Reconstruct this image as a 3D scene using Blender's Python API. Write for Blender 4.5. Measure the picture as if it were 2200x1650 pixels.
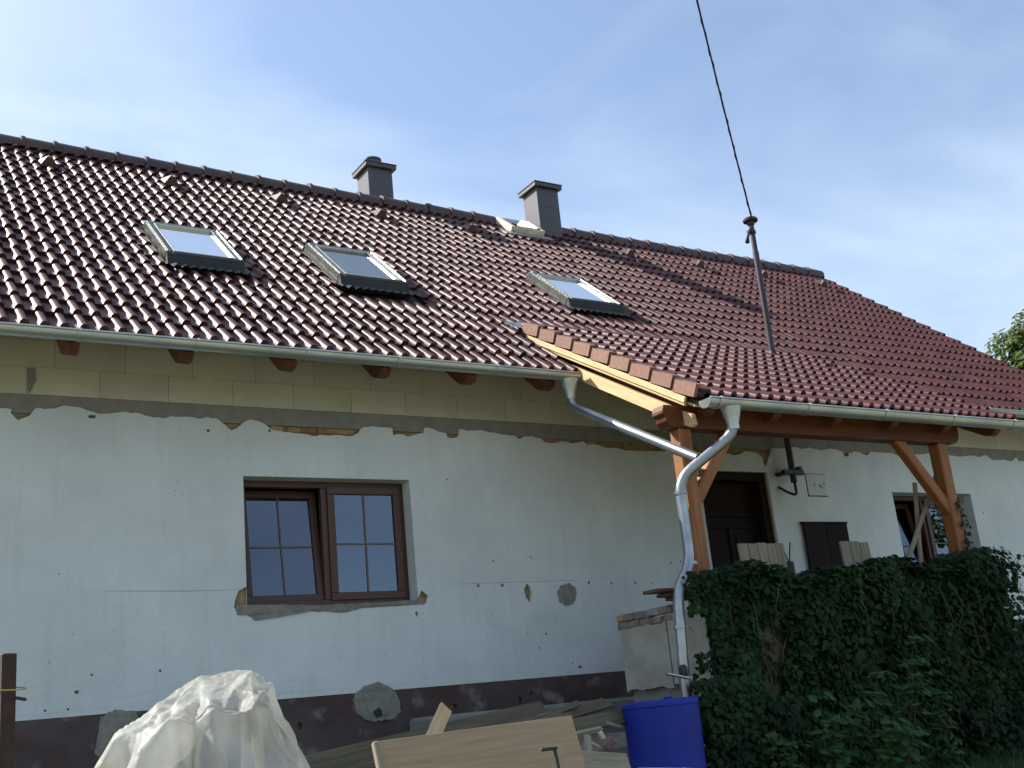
import bpy, bmesh, math, random
import numpy as np
from math import sin, cos, tan, pi, radians, hypot, atan2
from mathutils import Matrix, Vector
from mathutils.geometry import delaunay_2d_cdt

# ------------------------------------------------------------------ camera, sky, sun, exposure
S = bpy.context.scene
for o in list(bpy.data.objects): bpy.data.objects.remove(o)
COL = S.collection
YAW, PITCH, ROLL, FPX = radians(32.8906), radians(16.0231), radians(-5.70655), 2438.5
_f = np.array([sin(YAW)*cos(PITCH), cos(YAW)*cos(PITCH), sin(PITCH)])
_r0 = np.array([cos(YAW), -sin(YAW), 0.]); _u0 = np.cross(_r0, _f)
_r = cos(ROLL)*_r0 + sin(ROLL)*_u0; _u = -sin(ROLL)*_r0 + cos(ROLL)*_u0
cd = bpy.data.cameras.new('camera'); co = bpy.data.objects.new('camera', cd); COL.objects.link(co)
cd.sensor_width = 36; cd.lens = FPX/2200*36; cd.clip_end = 5000; cd.clip_start = .05
co.matrix_world = Matrix(((_r[0], _u[0], -_f[0], 0), (_r[1], _u[1], -_f[1], 0), (_r[2], _u[2], -_f[2], 0), (0, 0, 0, 1)))
S.camera = co

SUN = np.array([-2.26, 2.62, 3.25]); SUN /= np.linalg.norm(SUN)
elev = math.asin(SUN[2]); azim = atan2(SUN[0], SUN[1])
W = bpy.data.worlds.new('World'); S.world = W; W.use_nodes = True
wt = W.node_tree; wt.nodes.clear()
def wn(t, **k):
    n = wt.nodes.new(t)
    for a, b in k.items(): setattr(n, a, b)
    return n
sky = wn('ShaderNodeTexSky', sky_type='NISHITA', sun_disc=False, sun_elevation=elev, sun_rotation=azim, air_density=1.0, dust_density=1.2, ozone_density=2.2, altitude=200)
bg = wn('ShaderNodeBackground'); bg.inputs[1].default_value = .1
out = wn('ShaderNodeOutputWorld')
tc = wn('ShaderNodeTexCoord'); sep = wn('ShaderNodeSeparateXYZ'); wt.links.new(tc.outputs['Generated'], sep.inputs[0])
zc = wn('ShaderNodeMath', operation='ADD'); wt.links.new(sep.outputs[2], zc.inputs[0]); zc.inputs[1].default_value = .18
zm = wn('ShaderNodeMath', operation='MAXIMUM'); wt.links.new(zc.outputs[0], zm.inputs[0]); zm.inputs[1].default_value = .05
dx = wn('ShaderNodeMath', operation='DIVIDE'); wt.links.new(sep.outputs[0], dx.inputs[0]); wt.links.new(zm.outputs[0], dx.inputs[1])
dy = wn('ShaderNodeMath', operation='DIVIDE'); wt.links.new(sep.outputs[1], dy.inputs[0]); wt.links.new(zm.outputs[0], dy.inputs[1])
cmb = wn('ShaderNodeCombineXYZ'); wt.links.new(dx.outputs[0], cmb.inputs[0]); wt.links.new(dy.outputs[0], cmb.inputs[1])
mp = wn('ShaderNodeMapping'); wt.links.new(cmb.outputs[0], mp.inputs[0]); mp.inputs['Rotation'].default_value = (0, 0, radians(55)); mp.inputs['Scale'].default_value = (1.1, 1.9, 1); mp.inputs['Location'].default_value = (3.1, 1.7, 0)
n1 = wn('ShaderNodeTexNoise'); wt.links.new(mp.outputs[0], n1.inputs['Vector'])
n1.inputs['Scale'].default_value = 1.1; n1.inputs['Detail'].default_value = 6; n1.inputs['Roughness'].default_value = .52; n1.inputs['Distortion'].default_value = .5
cr = wn('ShaderNodeValToRGB'); wt.links.new(n1.outputs[0], cr.inputs[0])
cr.color_ramp.elements[0].position = .38; cr.color_ramp.elements[0].color = (.13, .13, .13, 1)
cr.color_ramp.elements[1].position = .76; cr.color_ramp.elements[1].color = (.85, .85, .85, 1)
mix = wn('ShaderNodeMix', data_type='RGBA'); wt.links.new(cr.outputs[0], mix.inputs[0]); wt.links.new(sky.outputs[0], mix.inputs[6])
mix.inputs[7].default_value = (4.05, 4.75, 5.6, 1)
wt.links.new(mix.outputs[2], bg.inputs[0]); wt.links.new(bg.outputs[0], out.inputs[0])

sl = bpy.data.lights.new('sun', 'SUN'); so = bpy.data.objects.new('sun', sl); COL.objects.link(so)
sl.energy = 4.8; sl.angle = radians(.53); sl.color = (1, .95, .86)
so.rotation_euler = Vector(SUN).to_track_quat('Z', 'Y').to_euler(); so.location = (-20, 20, 30)
S.view_settings.view_transform = 'Standard'; S.view_settings.look = 'None'; S.view_settings.gamma = 1; S.view_settings.exposure = 1.12
S.view_settings.use_curve_mapping = False
S.render.resolution_x, S.render.resolution_y = 1024, 768

# ------------------------------------------------------------------ geometry frame (camera eye = origin, x along the house, y into it)
rng = random.Random(7); nr = np.random.default_rng(7)
YW = 9.96                                     # face of the plaster
YE, ZE, TM = 9.0, 3.279, radians(39.8)        # main eave and pitch
YP, ZP, TP = 7.22, 2.536, radians(30.1)       # porch eave and pitch
RIDGE_Y = 14.22
def gz(x, y):
    return -1.55 + .085*min(max(y, -6), 10) + .01*min(max(x, -5), 15)
def ray(x, y): return (x-1100)/FPX*_r - (y-825)/FPX*_u + _f
def onY(x, y, Y): d = ray(x, y); return d*(Y/d[1])
def onX(x, y, X): d = ray(x, y); return d*(X/d[0])
def px(P):
    z = P@_f; return 1100+FPX*(P@_r)/z, 825-FPX*(P@_u)/z, z

# ------------------------------------------------------------------ materials
def mat(name, c1, c2=None, scale=4., detail=4., rough=.7, rough2=None, spec=.4, metal=0., bump=0., bscale=40., coord='pos', stretch=(1, 1, 1), lo=.35, hi=.65, island=0., objrand=0., c3=None, c3scale=14., c3lo=.6, c3hi=.66, transl=0., bdist=.01, noise_rough=.55):
    m = bpy.data.materials.new(name); m.use_nodes = True
    t = m.node_tree; N = t.nodes; L = t.links; b = N['Principled BSDF']
    b.inputs['Roughness'].default_value = rough; b.inputs['Metallic'].default_value = metal
    b.inputs['Specular IOR Level'].default_value = spec
    if coord == 'pos':
        g = N.new('ShaderNodeNewGeometry'); vec = g.outputs['Position']
    elif coord == 'uv':
        g = N.new('ShaderNodeTexCoord'); vec = g.outputs['UV']
    else:
        g = N.new('ShaderNodeTexCoord'); vec = g.outputs['Object']
    mpp = N.new('ShaderNodeMapping'); mpp.inputs['Scale'].default_value = stretch; L.new(vec, mpp.inputs[0]); vec = mpp.outputs[0]
    if c2 is None: c2 = tuple(v*.8 for v in c1)
    n = N.new('ShaderNodeTexNoise'); n.inputs['Scale'].default_value = scale; n.inputs['Detail'].default_value = detail; n.inputs['Roughness'].default_value = noise_rough; L.new(vec, n.inputs['Vector'])
    r = N.new('ShaderNodeMapRange'); r.inputs[1].default_value = lo; r.inputs[2].default_value = hi; L.new(n.outputs[0], r.inputs[0])
    mx = N.new('ShaderNodeMix'); mx.data_type = 'RGBA'; mx.inputs[6].default_value = (*c1, 1); mx.inputs[7].default_value = (*c2, 1); L.new(r.outputs[0], mx.inputs[0])
    col = mx.outputs[2]
    if c3 is not None:
        n3 = N.new('ShaderNodeTexNoise'); n3.inputs['Scale'].default_value = c3scale; n3.inputs['Detail'].default_value = 5; L.new(vec, n3.inputs['Vector'])
        r3 = N.new('ShaderNodeMapRange'); r3.inputs[1].default_value = c3lo; r3.inputs[2].default_value = c3hi; L.new(n3.outputs[0], r3.inputs[0])
        m3 = N.new('ShaderNodeMix'); m3.data_type = 'RGBA'; L.new(r3.outputs[0], m3.inputs[0]); L.new(col, m3.inputs[6]); m3.inputs[7].default_value = (*c3, 1); col = m3.outputs[2]
    if island or objrand:
        hv = N.new('ShaderNodeHueSaturation'); L.new(col, hv.inputs['Color'])
        gi = N.new('ShaderNodeNewGeometry'); oi = N.new('ShaderNodeObjectInfo')
        a = N.new('ShaderNodeMath'); a.operation = 'MULTIPLY_ADD'; L.new(gi.outputs['Random Per Island'], a.inputs[0]); a.inputs[1].default_value = island; a.inputs[2].default_value = 1-island/2-objrand/2
        c = N.new('ShaderNodeMath'); c.operation = 'MULTIPLY_ADD'; L.new(oi.outputs['Random'], c.inputs[0]); c.inputs[1].default_value = objrand; L.new(a.outputs[0], c.inputs[2])
        L.new(c.outputs[0], hv.inputs['Value']); col = hv.outputs[0]
    L.new(col, b.inputs['Base Color'])
    if rough2 is not None:
        rr = N.new('ShaderNodeMapRange'); rr.inputs[3].default_value = rough; rr.inputs[4].default_value = rough2; L.new(n.outputs[0], rr.inputs[0]); rr.inputs[1].default_value = .3; rr.inputs[2].default_value = .7; L.new(rr.outputs[0], b.inputs['Roughness'])
    if bump:
        nb = N.new('ShaderNodeTexNoise'); nb.inputs['Scale'].default_value = bscale; nb.inputs['Detail'].default_value = 5; L.new(vec, nb.inputs['Vector'])
        bp = N.new('ShaderNodeBump'); bp.inputs['Strength'].default_value = bump; bp.inputs['Distance'].default_value = bdist; L.new(nb.outputs[0], bp.inputs['Height']); L.new(bp.outputs[0], b.inputs['Normal'])
    if transl:
        o = N['Material Output']; tr = N.new('ShaderNodeBsdfTranslucent'); ms = N.new('ShaderNodeMixShader'); ms.inputs[0].default_value = transl
        L.new(col, tr.inputs[0]); L.new(b.outputs[0], ms.inputs[1]); L.new(tr.outputs[0], ms.inputs[2]); L.new(ms.outputs[0], o.inputs[0])
    return m
def glass(name, ior=1.9, tint=(.75, .8, .8), gcol=(.95, .97, 1)):
    m = bpy.data.materials.new(name); m.use_nodes = True; t = m.node_tree; t.nodes.clear()
    o = t.nodes.new('ShaderNodeOutputMaterial'); ms = t.nodes.new('ShaderNodeMixShader'); fr = t.nodes.new('ShaderNodeFresnel'); fr.inputs[0].default_value = ior
    tr = t.nodes.new('ShaderNodeBsdfTransparent'); tr.inputs[0].default_value = (*tint, 1); gl = t.nodes.new('ShaderNodeBsdfGlossy'); gl.inputs['Roughness'].default_value = .01; gl.inputs[0].default_value = (*gcol, 1)
    t.links.new(fr.outputs[0], ms.inputs[0]); t.links.new(tr.outputs[0], ms.inputs[1]); t.links.new(gl.outputs[0], ms.inputs[2]); t.links.new(ms.outputs[0], o.inputs[0])
    return m
M = {}
M['tile'] = mat('tile_clay', (.07, .0185, .0172), (.04, .0122, .0126), scale=3.5, rough=.42, rough2=.54, spec=.22, bump=.3, bscale=70, island=.3, objrand=.3, bdist=.004)
M['verge'] = mat('verge_tile_clay', (.23, .115, .075), (.16, .08, .055), scale=25, rough=.7, bump=.5, bscale=160, objrand=.2, bdist=.004)
M['ridge'] = mat('ridge_tile_clay', (.075, .04, .036), (.05, .03, .03), scale=6, rough=.45, objrand=.2, bump=.2, bscale=80, bdist=.004)
M['under'] = mat('roof_underlay', (.05, .035, .03), rough=.9)
M['plaster'] = mat('white_plaster', (.64, .685, .67), (.55, .585, .575), scale=.9, detail=10, rough=.92, spec=.2, bump=.9, bscale=26, bdist=.008, noise_rough=.62, c3=(.2, .2, .19), c3scale=30, c3lo=.715, c3hi=.75)
def streaks(m, col, amt):
    t = m.node_tree; b = t.nodes['Principled BSDF']; L = t.links; src = b.inputs['Base Color'].links[0].from_socket
    g = t.nodes.new('ShaderNodeNewGeometry'); mp_ = t.nodes.new('ShaderNodeMapping'); mp_.inputs['Scale'].default_value = (5.5, 1, .55); L.new(g.outputs['Position'], mp_.inputs[0])
    n = t.nodes.new('ShaderNodeTexNoise'); n.inputs['Scale'].default_value = 1.6; n.inputs['Detail'].default_value = 8; n.inputs['Roughness'].default_value = .62; L.new(mp_.outputs[0], n.inputs['Vector'])
    r = t.nodes.new('ShaderNodeMapRange'); r.inputs[1].default_value = .5; r.inputs[2].default_value = .8; r.inputs[4].default_value = amt; L.new(n.outputs[0], r.inputs[0])
    mx = t.nodes.new('ShaderNodeMix'); mx.data_type = 'RGBA'; L.new(r.outputs[0], mx.inputs[0]); L.new(src, mx.inputs[6]); mx.inputs[7].default_value = (*col, 1); L.new(mx.outputs[2], b.inputs['Base Color'])
streaks(M['plaster'], (.42, .43, .40), .28)
M['plinth'] = mat('plinth_paint', (.066, .038, .034), (.096, .078, .072), scale=2.2, detail=9, rough=.85, bump=.7, bscale=50, lo=.36, hi=.68, c3=(.22, .19, .17), c3scale=4, c3lo=.57, c3hi=.72)
M['concrete'] = mat('raw_concrete', (.265, .262, .235), (.205, .203, .18), scale=7, detail=9, rough=.95, bump=.8, bscale=60, lo=.3, hi=.7)
M['mortar'] = mat('grey_mortar', (.27, .255, .21), (.19, .18, .15), scale=14, detail=8, rough=.95, bump=.9, bscale=70)
M['masonry'] = mat('old_masonry', (.32, .24, .11), (.2, .14, .075), scale=9, detail=8, rough=.95, bump=1., bscale=40, lo=.4, hi=.6)
M['brick'] = mat('old_brick', (.36, .26, .13), (.26, .13, .075), scale=6, detail=6, rough=.95, bump=.9, bscale=50, objrand=.3)
M['block'] = mat('aerated_block', (.535, .53, .435), (.47, .465, .385), scale=3, rough=.95, bump=.3, bscale=140, objrand=.1, bdist=.004)
M['zinc'] = mat('galvanised_zinc', (.50, .545, .52), (.40, .44, .43), scale=2.5, detail=6, rough=.34, rough2=.48, metal=.75, spec=.5, bump=.06, bscale=18)
M['zincpipe'] = mat('pipe_zinc', (.34, .365, .39), (.26, .285, .31), scale=5, detail=6, rough=.3, rough2=.42, metal=.85)
M['pine'] = mat('fresh_pine', (.62, .46, .25), (.47, .31, .145), scale=2, detail=6, rough=.6, coord='uv', stretch=(1.2, 16, 1), bump=.2, bscale=6, c3=(.3, .16, .06), c3scale=2.2, c3lo=.7, c3hi=.76)
M['larch'] = mat('oiled_timber', (.31, .118, .034), (.18, .062, .017), scale=2, detail=8, rough=.5, rough2=.62, coord='uv', stretch=(1.0, 14, 1), bump=.25, bscale=5, lo=.3, hi=.7, c3=(.1, .035, .012), c3scale=1.6, c3lo=.68, c3hi=.74)
M['beam'] = mat('dark_beam_timber', (.13, .042, .014), (.08, .024, .009), scale=2, detail=8, rough=.6, spec=.25, coord='uv', stretch=(1.0, 12, 1), bump=.25, bscale=5)  # much darker brown than the post timber
M['larchdk'] = mat('stained_rafter', (.17, .055, .025), (.1, .032, .016), scale=2, detail=6, rough=.6, coord='uv', stretch=(1.0, 12, 1), bump=.2, bscale=5)
M['oldwood'] = mat('weathered_board', (.29, .255, .19), (.2, .17, .12), scale=2, detail=9, rough=.85, coord='uv', stretch=(.9, 16, 1), bump=.4, bscale=5, c3=(.38, .35, .29), c3scale=5, c3lo=.62, c3hi=.68, objrand=.2)
M['plywood'] = mat('pale_panel_wood', (.36, .265, .165), (.29, .2, .115), scale=2.2, detail=8, rough=.75, coord='uv', stretch=(.8, 14, 1), bump=.2, bscale=6, c3=(.4, .36, .29), c3scale=6, c3lo=.68, c3hi=.76)
M['greywood'] = mat('damp_plank', (.15, .125, .075), (.09, .075, .045), scale=2, detail=8, rough=.85, coord='uv', stretch=(.9, 15, 1), bump=.4, bscale=5, objrand=.4)
M['redboard'] = mat('red_brown_board', (.16, .06, .035), (.11, .04, .028), scale=3, rough=.65, coord='uv', stretch=(1, 12, 1), bump=.2, bscale=6)
M['winbrown'] = mat('brown_window_profile', (.075, .03, .016), (.058, .023, .013), scale=3, rough=.4, coord='uv', stretch=(1, 20, 1))
M['doorwood'] = mat('dark_door_wood', (.012, .007, .0045), (.02, .011, .007), scale=3, spec=.15, rough=.7, coord='uv', stretch=(1, 14, 1))
M['darkboard'] = mat('dark_brown_panel', (.02, .0115, .011), (.015, .009, .0085), scale=4, rough=.75, spec=.15)
M['muntin'] = mat('gold_muntin', (.13, .10, .06), rough=.4)
M['glass'] = glass('window_glass', 2.15, (.45, .5, .55), (.66, .78, 1.))  # bluish gloss tint puts the blue of the sky into the reflections
M['skyglass'] = glass('skylight_glass', 4.5, (.85, .9, .9))
M['alu'] = mat('grey_aluminium', (.055, .062, .054), (.04, .046, .04), scale=5, rough=.35, metal=.15, spec=.5)
M['alulit'] = mat('lit_edge_aluminium', (.45, .47, .43), (.36, .38, .35), scale=5, rough=.3, metal=.7)  # pale metal that imitates sunlit edges on the dark skylight frames
M['aludark'] = mat('dark_flashing', (.022, .024, .022), (.015, .016, .016), scale=6, rough=.55, spec=.3, metal=0.)  # dark sheet metal; on the skylight fronts it also carries painted shade
M['sky_backing'] = mat('pale_sky_backing', (.75, .78, .8), rough=.8)  # pale fill added behind skylight glass to lift its sky reflection
M['palefr'] = mat('pale_hatch_frame', (.62, .58, .45), (.5, .46, .33), scale=8, rough=.6)
M['lead'] = mat('lead_flashing', (.32, .33, .33), (.2, .21, .21), scale=14, rough=.5, metal=.4)
M['chim'] = mat('chimney_sheet', (.058, .056, .064), (.048, .046, .053), scale=2, rough=.45, metal=0., spec=.5)
M['mast'] = mat('mast_steel', (.06, .045, .06), (.035, .028, .03), scale=8, rough=.5, metal=.3, stretch=(1, 1, .25))
M['black'] = mat('black_iron', (.02, .02, .022), rough=.5)
M['cable'] = mat('cable_rubber', (.018, .018, .02), rough=.6)
M['rust'] = mat('rusty_steel', (.028, .017, .014), (.05, .024, .014), scale=30, rough=.75, bump=.4, bscale=120)
M['wire'] = mat('yellow_wire', (.4, .3, .06), rough=.5)
M['barrel'] = mat('blue_plastic', (.008, .024, .25), (.007, .019, .2), scale=5, rough=.55, spec=.25, bump=.1, bscale=8, c3=(.1, .12, .2), c3scale=60, c3lo=.71, c3hi=.74)
M['slab'] = mat('old_concrete_slab', (.42, .40, .34), (.3, .28, .23), scale=4, detail=9, rough=.95, bump=.6, bscale=45, lo=.35, hi=.7, c3=(.12, .115, .1), c3scale=26, c3lo=.66, c3hi=.7)
M['stone'] = mat('rough_stone', (.27, .23, .19), (.17, .14, .12), scale=7, detail=8, rough=.95, bump=1., bscale=30, objrand=.4)
M['earth'] = mat('earth', (.24, .21, .145), (.16, .14, .1), scale=3, detail=10, rough=1., bump=1., bscale=20, c3=(.11, .13, .05), c3scale=2.5, c3lo=.45, c3hi=.6)
M['foam'] = mat('pale_stone_lump', (.5, .46, .38), (.4, .36, .29), scale=16, rough=.95, bump=1., bscale=40)
M['tarp'] = None
M['ivy'] = mat('ivy_leaf', (.015, .04, .011), (.008, .023, .008), scale=3, rough=.6, spec=.15, island=.9, transl=.2, c3=(.035, .07, .014), c3scale=2.3, c3lo=.6, c3hi=.72)
M['leaf'] = mat('weed_leaf', (.03, .085, .016), (.02, .06, .014), scale=3, rough=.6, spec=.2, island=.5, transl=.25)
M['treeleaf'] = mat('tree_leaf', (.10, .14, .03), (.07, .105, .024), scale=1, rough=.5, island=.8, transl=.35)
M['stem'] = mat('plant_stem', (.06, .045, .025), rough=.8)
M['bark'] = mat('bark', (.09, .07, .05), (.06, .045, .03), scale=6, rough=.95, bump=1, bscale=12)
M['grass'] = mat('grass_blade', (.035, .08, .02), (.028, .06, .015), scale=3, rough=.6, island=.6, transl=.3)
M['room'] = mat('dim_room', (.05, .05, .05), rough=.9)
M['boxcov'] = mat('painted_cover', (.54, .56, .55), (.5, .52, .51), scale=5, rough=.6)

# ------------------------------------------------------------------ object helpers
ORG = {}
def props(o, label=None, cat=None, group=None, kind=None):
    if label: o['label'] = label
    if cat: o['category'] = cat
    if group: o['group'] = group
    if kind: o['kind'] = kind
def empty(name, loc, label=None, cat=None, group=None, parent=None):
    o = bpy.data.objects.new(name, None); COL.objects.link(o); o.empty_display_size = .2
    loc = np.array(loc, float)
    if parent is not None: o.parent = parent; o.location = loc-ORG[parent.name]
    else: o.location = loc
    ORG[o.name] = loc; props(o, label, cat, group); return o
class MB:
    def __init__(s): s.v = []; s.f = []; s.uv = {}
    def add(s, V, F, UV=None):
        n = len(s.v); s.v += [tuple(p) for p in V]
        for f in F: s.f.append(tuple(i+n for i in f))
        if UV is not None:
            for i, q in enumerate(UV): s.uv[n+i] = q
        return s
    def cbox(s, c, ax, hs, ch=.006):
        """oriented box with chamfered edges; ax = three unit vectors, hs = half sizes; uv along the first axis"""
        c = np.array(c, float); ax = [np.array(a, float)/np.linalg.norm(a) for a in ax]
        ch = min(ch, min(hs)*.45); V = []; idx = {}; UV = []; off = rng.random()*20
        for sx in (-1, 1):
            for sy in (-1, 1):
                for sz in (-1, 1):
                    for k in range(3):
                        q = [sx*hs[0], sy*hs[1], sz*hs[2]]
                        for j in range(3):
                            if j != k: q[j] -= (sx, sy, sz)[j]*ch
                        idx[(sx, sy, sz, k)] = len(V); V.append(c+q[0]*ax[0]+q[1]*ax[1]+q[2]*ax[2]); UV.append((q[0]+off, q[1]+1.13*q[2]+off*.37))
        F = []
        for k in range(3):
            a, b = [(1, 2), (2, 0), (0, 1)][k]
            for sg in (-1, 1):
                loop = []
                for sa, sb in ((-1, -1), (1, -1), (1, 1), (-1, 1)):
                    t = [0, 0, 0]; t[k] = sg; t[a] = sa; t[b] = sb; loop.append(idx[(*t, k)])
                F.append(loop if sg > 0 else loop[::-1])
        for k in range(3):
            a, b = [(1, 2), (2, 0), (0, 1)][k]
            for sa in (-1, 1):
                for sb in (-1, 1):
                    t0 = [0]*3; t1 = [0]*3; t0[k] = -1; t1[k] = 1
                    for t in (t0, t1): t[a] = sa; t[b] = sb
                    F.append((idx[(*t0, a)], idx[(*t1, a)], idx[(*t1, b)], idx[(*t0, b)]))
        for sx in (-1, 1):
            for sy in (-1, 1):
                for sz in (-1, 1): F.append((idx[(sx, sy, sz, 0)], idx[(sx, sy, sz, 1)], idx[(sx, sy, sz, 2)]))
        return s.add(V, F, UV)
    def box(s, x0, x1, y0, y1, z0, z1, ch=.004):
        d = [x1-x0, y1-y0, z1-z0]; k = int(np.argmax(d)); o = [k]+[i for i in range(3) if i != k]
        E = np.eye(3); return s.cbox(((x0+x1)/2, (y0+y1)/2, (z0+z1)/2), [E[i] for i in o], [d[i]/2 for i in o], ch)
    def beam(s, p0, p1, w, h, up=(0, 0, 1), ch=.006):
        p0 = np.array(p0, float); p1 = np.array(p1, float); d = p1-p0; L = np.linalg.norm(d); d /= L
        sd = np.cross(d, up); sd /= np.linalg.norm(sd); u = np.cross(sd, d)
        return s.cbox((p0+p1)/2, (d, sd, u), (L/2, w/2, h/2), ch)
    def tube(s, P, R, n=12, cap=True):
        P = [np.array(p, float) for p in P]; m = len(P)
        if not hasattr(R, '__len__'): R = [R]*m
        V = []; F = []; UV = []; prev = None; ln = 0
        for i in range(m):
            d = P[min(i+1, m-1)]-P[max(i-1, 0)]; d /= np.linalg.norm(d)+1e-12
            if prev is None:
                a = np.array([0, 0, 1.]) if abs(d[2]) < .9 else np.array([1., 0, 0]); u = np.cross(a, d); u /= np.linalg.norm(u)
            else:
                u = prev-d*(prev@d); u /= np.linalg.norm(u)
            prev = u; v = np.cross(d, u)
            if i: ln += np.linalg.norm(P[i]-P[i-1])
            for j in range(n):
                a = 2*pi*j/n; V.append(P[i]+R[i]*(cos(a)*u+sin(a)*v)); UV.append((ln, j/n))
        for i in range(m-1):
            for j in range(n): F.append((i*n+j, i*n+(j+1) % n, (i+1)*n+(j+1) % n, (i+1)*n+j))
        if cap: F.append(tuple(range(n))[::-1]); F.append(tuple((m-1)*n+j for j in range(n)))
        return s.add(V, F, UV)
    def lathe(s, c, prof, n=24, axis=(0, 0, 1)):
        c = np.array(c, float); ax = np.array(axis, float); ax /= np.linalg.norm(ax)
        a0 = np.array([1., 0, 0]) if abs(ax[0]) < .9 else np.array([0, 1., 0]); u = np.cross(ax, a0); u /= np.linalg.norm(u); v = np.cross(ax, u)
        V = []; F = []; UV = []
        for r, h in prof:
            for j in range(n):
                a = 2*pi*j/n; V.append(c+ax*h+r*(cos(a)*u+sin(a)*v)); UV.append((h, j/n))
        for i in range(len(prof)-1):
            for j in range(n): F.append((i*n+j, i*n+(j+1) % n, (i+1)*n+(j+1) % n, (i+1)*n+j))
        F.append(tuple(range(n))[::-1]); F.append(tuple((len(prof)-1)*n+j for j in range(n)))
        return s.add(V, F, UV)
    def build(s, name, m, parent=None, smooth=False, label=None, cat=None, group=None, kind=None, recalc=True, auto=None):
        V = np.array(s.v, float); lo = V.min(0); hi = V.max(0); org = np.array([(lo[0]+hi[0])/2, (lo[1]+hi[1])/2, lo[2]])
        me = bpy.data.meshes.new(name); me.from_pydata((V-org).tolist(), [], s.f)
        if s.uv:
            uvl = me.uv_layers.new(name='UVMap'); vi = np.empty(len(me.loops), int); me.loops.foreach_get('vertex_index', vi)
            U = np.zeros((len(V), 2))
            for k, q in s.uv.items(): U[k] = q
            uvl.data.foreach_set('uv', U[vi].ravel())
        if recalc:
            b = bmesh.new(); b.from_mesh(me); bmesh.ops.recalc_face_normals(b, faces=b.faces); b.to_mesh(me); b.free()
        if smooth: me.polygons.foreach_set('use_smooth', [True]*len(me.polygons))
        if smooth and auto: me.set_sharp_from_angle(angle=radians(auto))
        me.materials.append(M[m] if isinstance(m, str) else m); me.update()
        o = bpy.data.objects.new(name, me); COL.objects.link(o)
        if parent is not None: o.parent = parent; o.location = org-ORG[parent.name]
        else: o.location = org
        ORG[o.name] = org; props(o, label, cat, group, kind); return o
def inst(name, me, pos, parent):
    o = bpy.data.objects.new(name, me); COL.objects.link(o); o.parent = parent; o.location = np.array(pos)-ORG[parent.name]; return o
def sheet(outline, holes, Y, thick, step=.3, wob=.004, seed=1):
    """flat wall layer in the xz plane with openings, a slightly wavy face at Y and edges going back by thick"""
    loops = [outline]+holes; pts = []; edges = []
    for lp in loops:
        n = len(pts); pts += [(float(a), float(b)) for a, b in lp]; edges += [(n+i, n+(i+1) % len(lp)) for i in range(len(lp))]
    arr = [np.array(l, float) for l in loops]
    AX = np.concatenate([A[:, 0] for A in arr]); AZ = np.concatenate([A[:, 1] for A in arr]); BX = np.concatenate([np.roll(A[:, 0], -1) for A in arr]); BZ = np.concatenate([np.roll(A[:, 1], -1) for A in arr])
    SLP = (BX-AX)/np.where(BZ == AZ, 1e-9, BZ-AZ)
    def inside(x, z):
        return bool(np.count_nonzero(((AZ > z) != (BZ > z)) & (x < SLP*(z-AZ)+AX)) % 2)
    lo = arr[0].min(0); hi = arr[0].max(0); q = np.random.default_rng(seed)
    for x in np.arange(lo[0]+step, hi[0], step):
        for z in np.arange(lo[1]+step, hi[1], step):
            pts.append((float(x+q.uniform(-.3, .3)*step), float(z+q.uniform(-.3, .3)*step)))
    r = delaunay_2d_cdt([Vector(p) for p in pts], edges, [], 0, 1e-6)
    P = [(v[0], v[1]) for v in r[0]]; F = []
    for f in r[2]:
        cx = sum(P[i][0] for i in f)/3; cz = sum(P[i][1] for i in f)/3
        if inside(cx, cz): F.append(tuple(f))
    ec = {}
    for f in F:
        for a, b in zip(f, f[1:]+f[:1]): ec.setdefault((min(a, b), max(a, b)), []).append((a, b))
    V = [(x, Y+wob*(sin(x*1.7+z*2.3)+.6*sin(x*4.1-z*3.3+1)), z) for x, z in P]; n = len(V)
    V += [(x, Y+thick, z) for x, z in P]
    for e, l in ec.items():
        if len(l) == 1: a, b = l[0]; F.append((b, a, a+n, b+n))
    used = sorted({i for f in F for i in f}); mp_ = {k: i for i, k in enumerate(used)}
    m = MB(); m.add([V[i] for i in used], [tuple(mp_[i] for i in f) for f in F]); return m
def rect(x0, x1, z0, z1): return [(x0, z0), (x1, z0), (x1, z1), (x0, z1)]
def blobline(cx, cz, rx, rz, n=18, jit=.18, seed=0):
    q = random.Random(seed); return [(cx+rx*cos(2*pi*i/n)*(1+q.uniform(-jit, jit)), cz+rz*sin(2*pi*i/n)*(1+q.uniform(-jit, jit))) for i in range(n)]
def patch(name, pts, m, parent, y, bulge=.012, seed=0):
    """irregular slab of mortar on the wall: outline at the wall, raised rough face"""
    q = random.Random(seed); fine_ = []
    for (a, b_), (c_, d_) in zip(pts, pts[1:]+pts[:1]):
        k = max(1, int(hypot(c_-a, d_-b_)/.022)); ln = hypot(c_-a, d_-b_)
        for i in range(k):
            t_ = i/k; j_ = .006 if i else .003; fine_.append((a+(c_-a)*t_+q.uniform(-j_, j_), b_+(d_-b_)*t_+q.uniform(-j_, j_)))
    pts = fine_; c = np.mean(np.array(pts), 0); V = []; F = []; n = len(pts)
    for k, (sc, dy) in enumerate(((1, .03), (.98, -bulge*.5), (.7, -bulge), (.35, -bulge*1.1))):
        for a, b in pts: V.append((c[0]+(a-c[0])*sc, y+dy+(q.uniform(-.003, .003) if k else 0), c[1]+(b-c[1])*sc))
    for k in range(3):
        for i in range(n): F.append((k*n+i, k*n+(i+1) % n, (k+1)*n+(i+1) % n, (k+1)*n+i))
    F.append(tuple(3*n+i for i in range(n)))
    b = MB(); b.add(V, F); return b.build(name, m, parent, smooth=True, auto=40)

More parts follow.
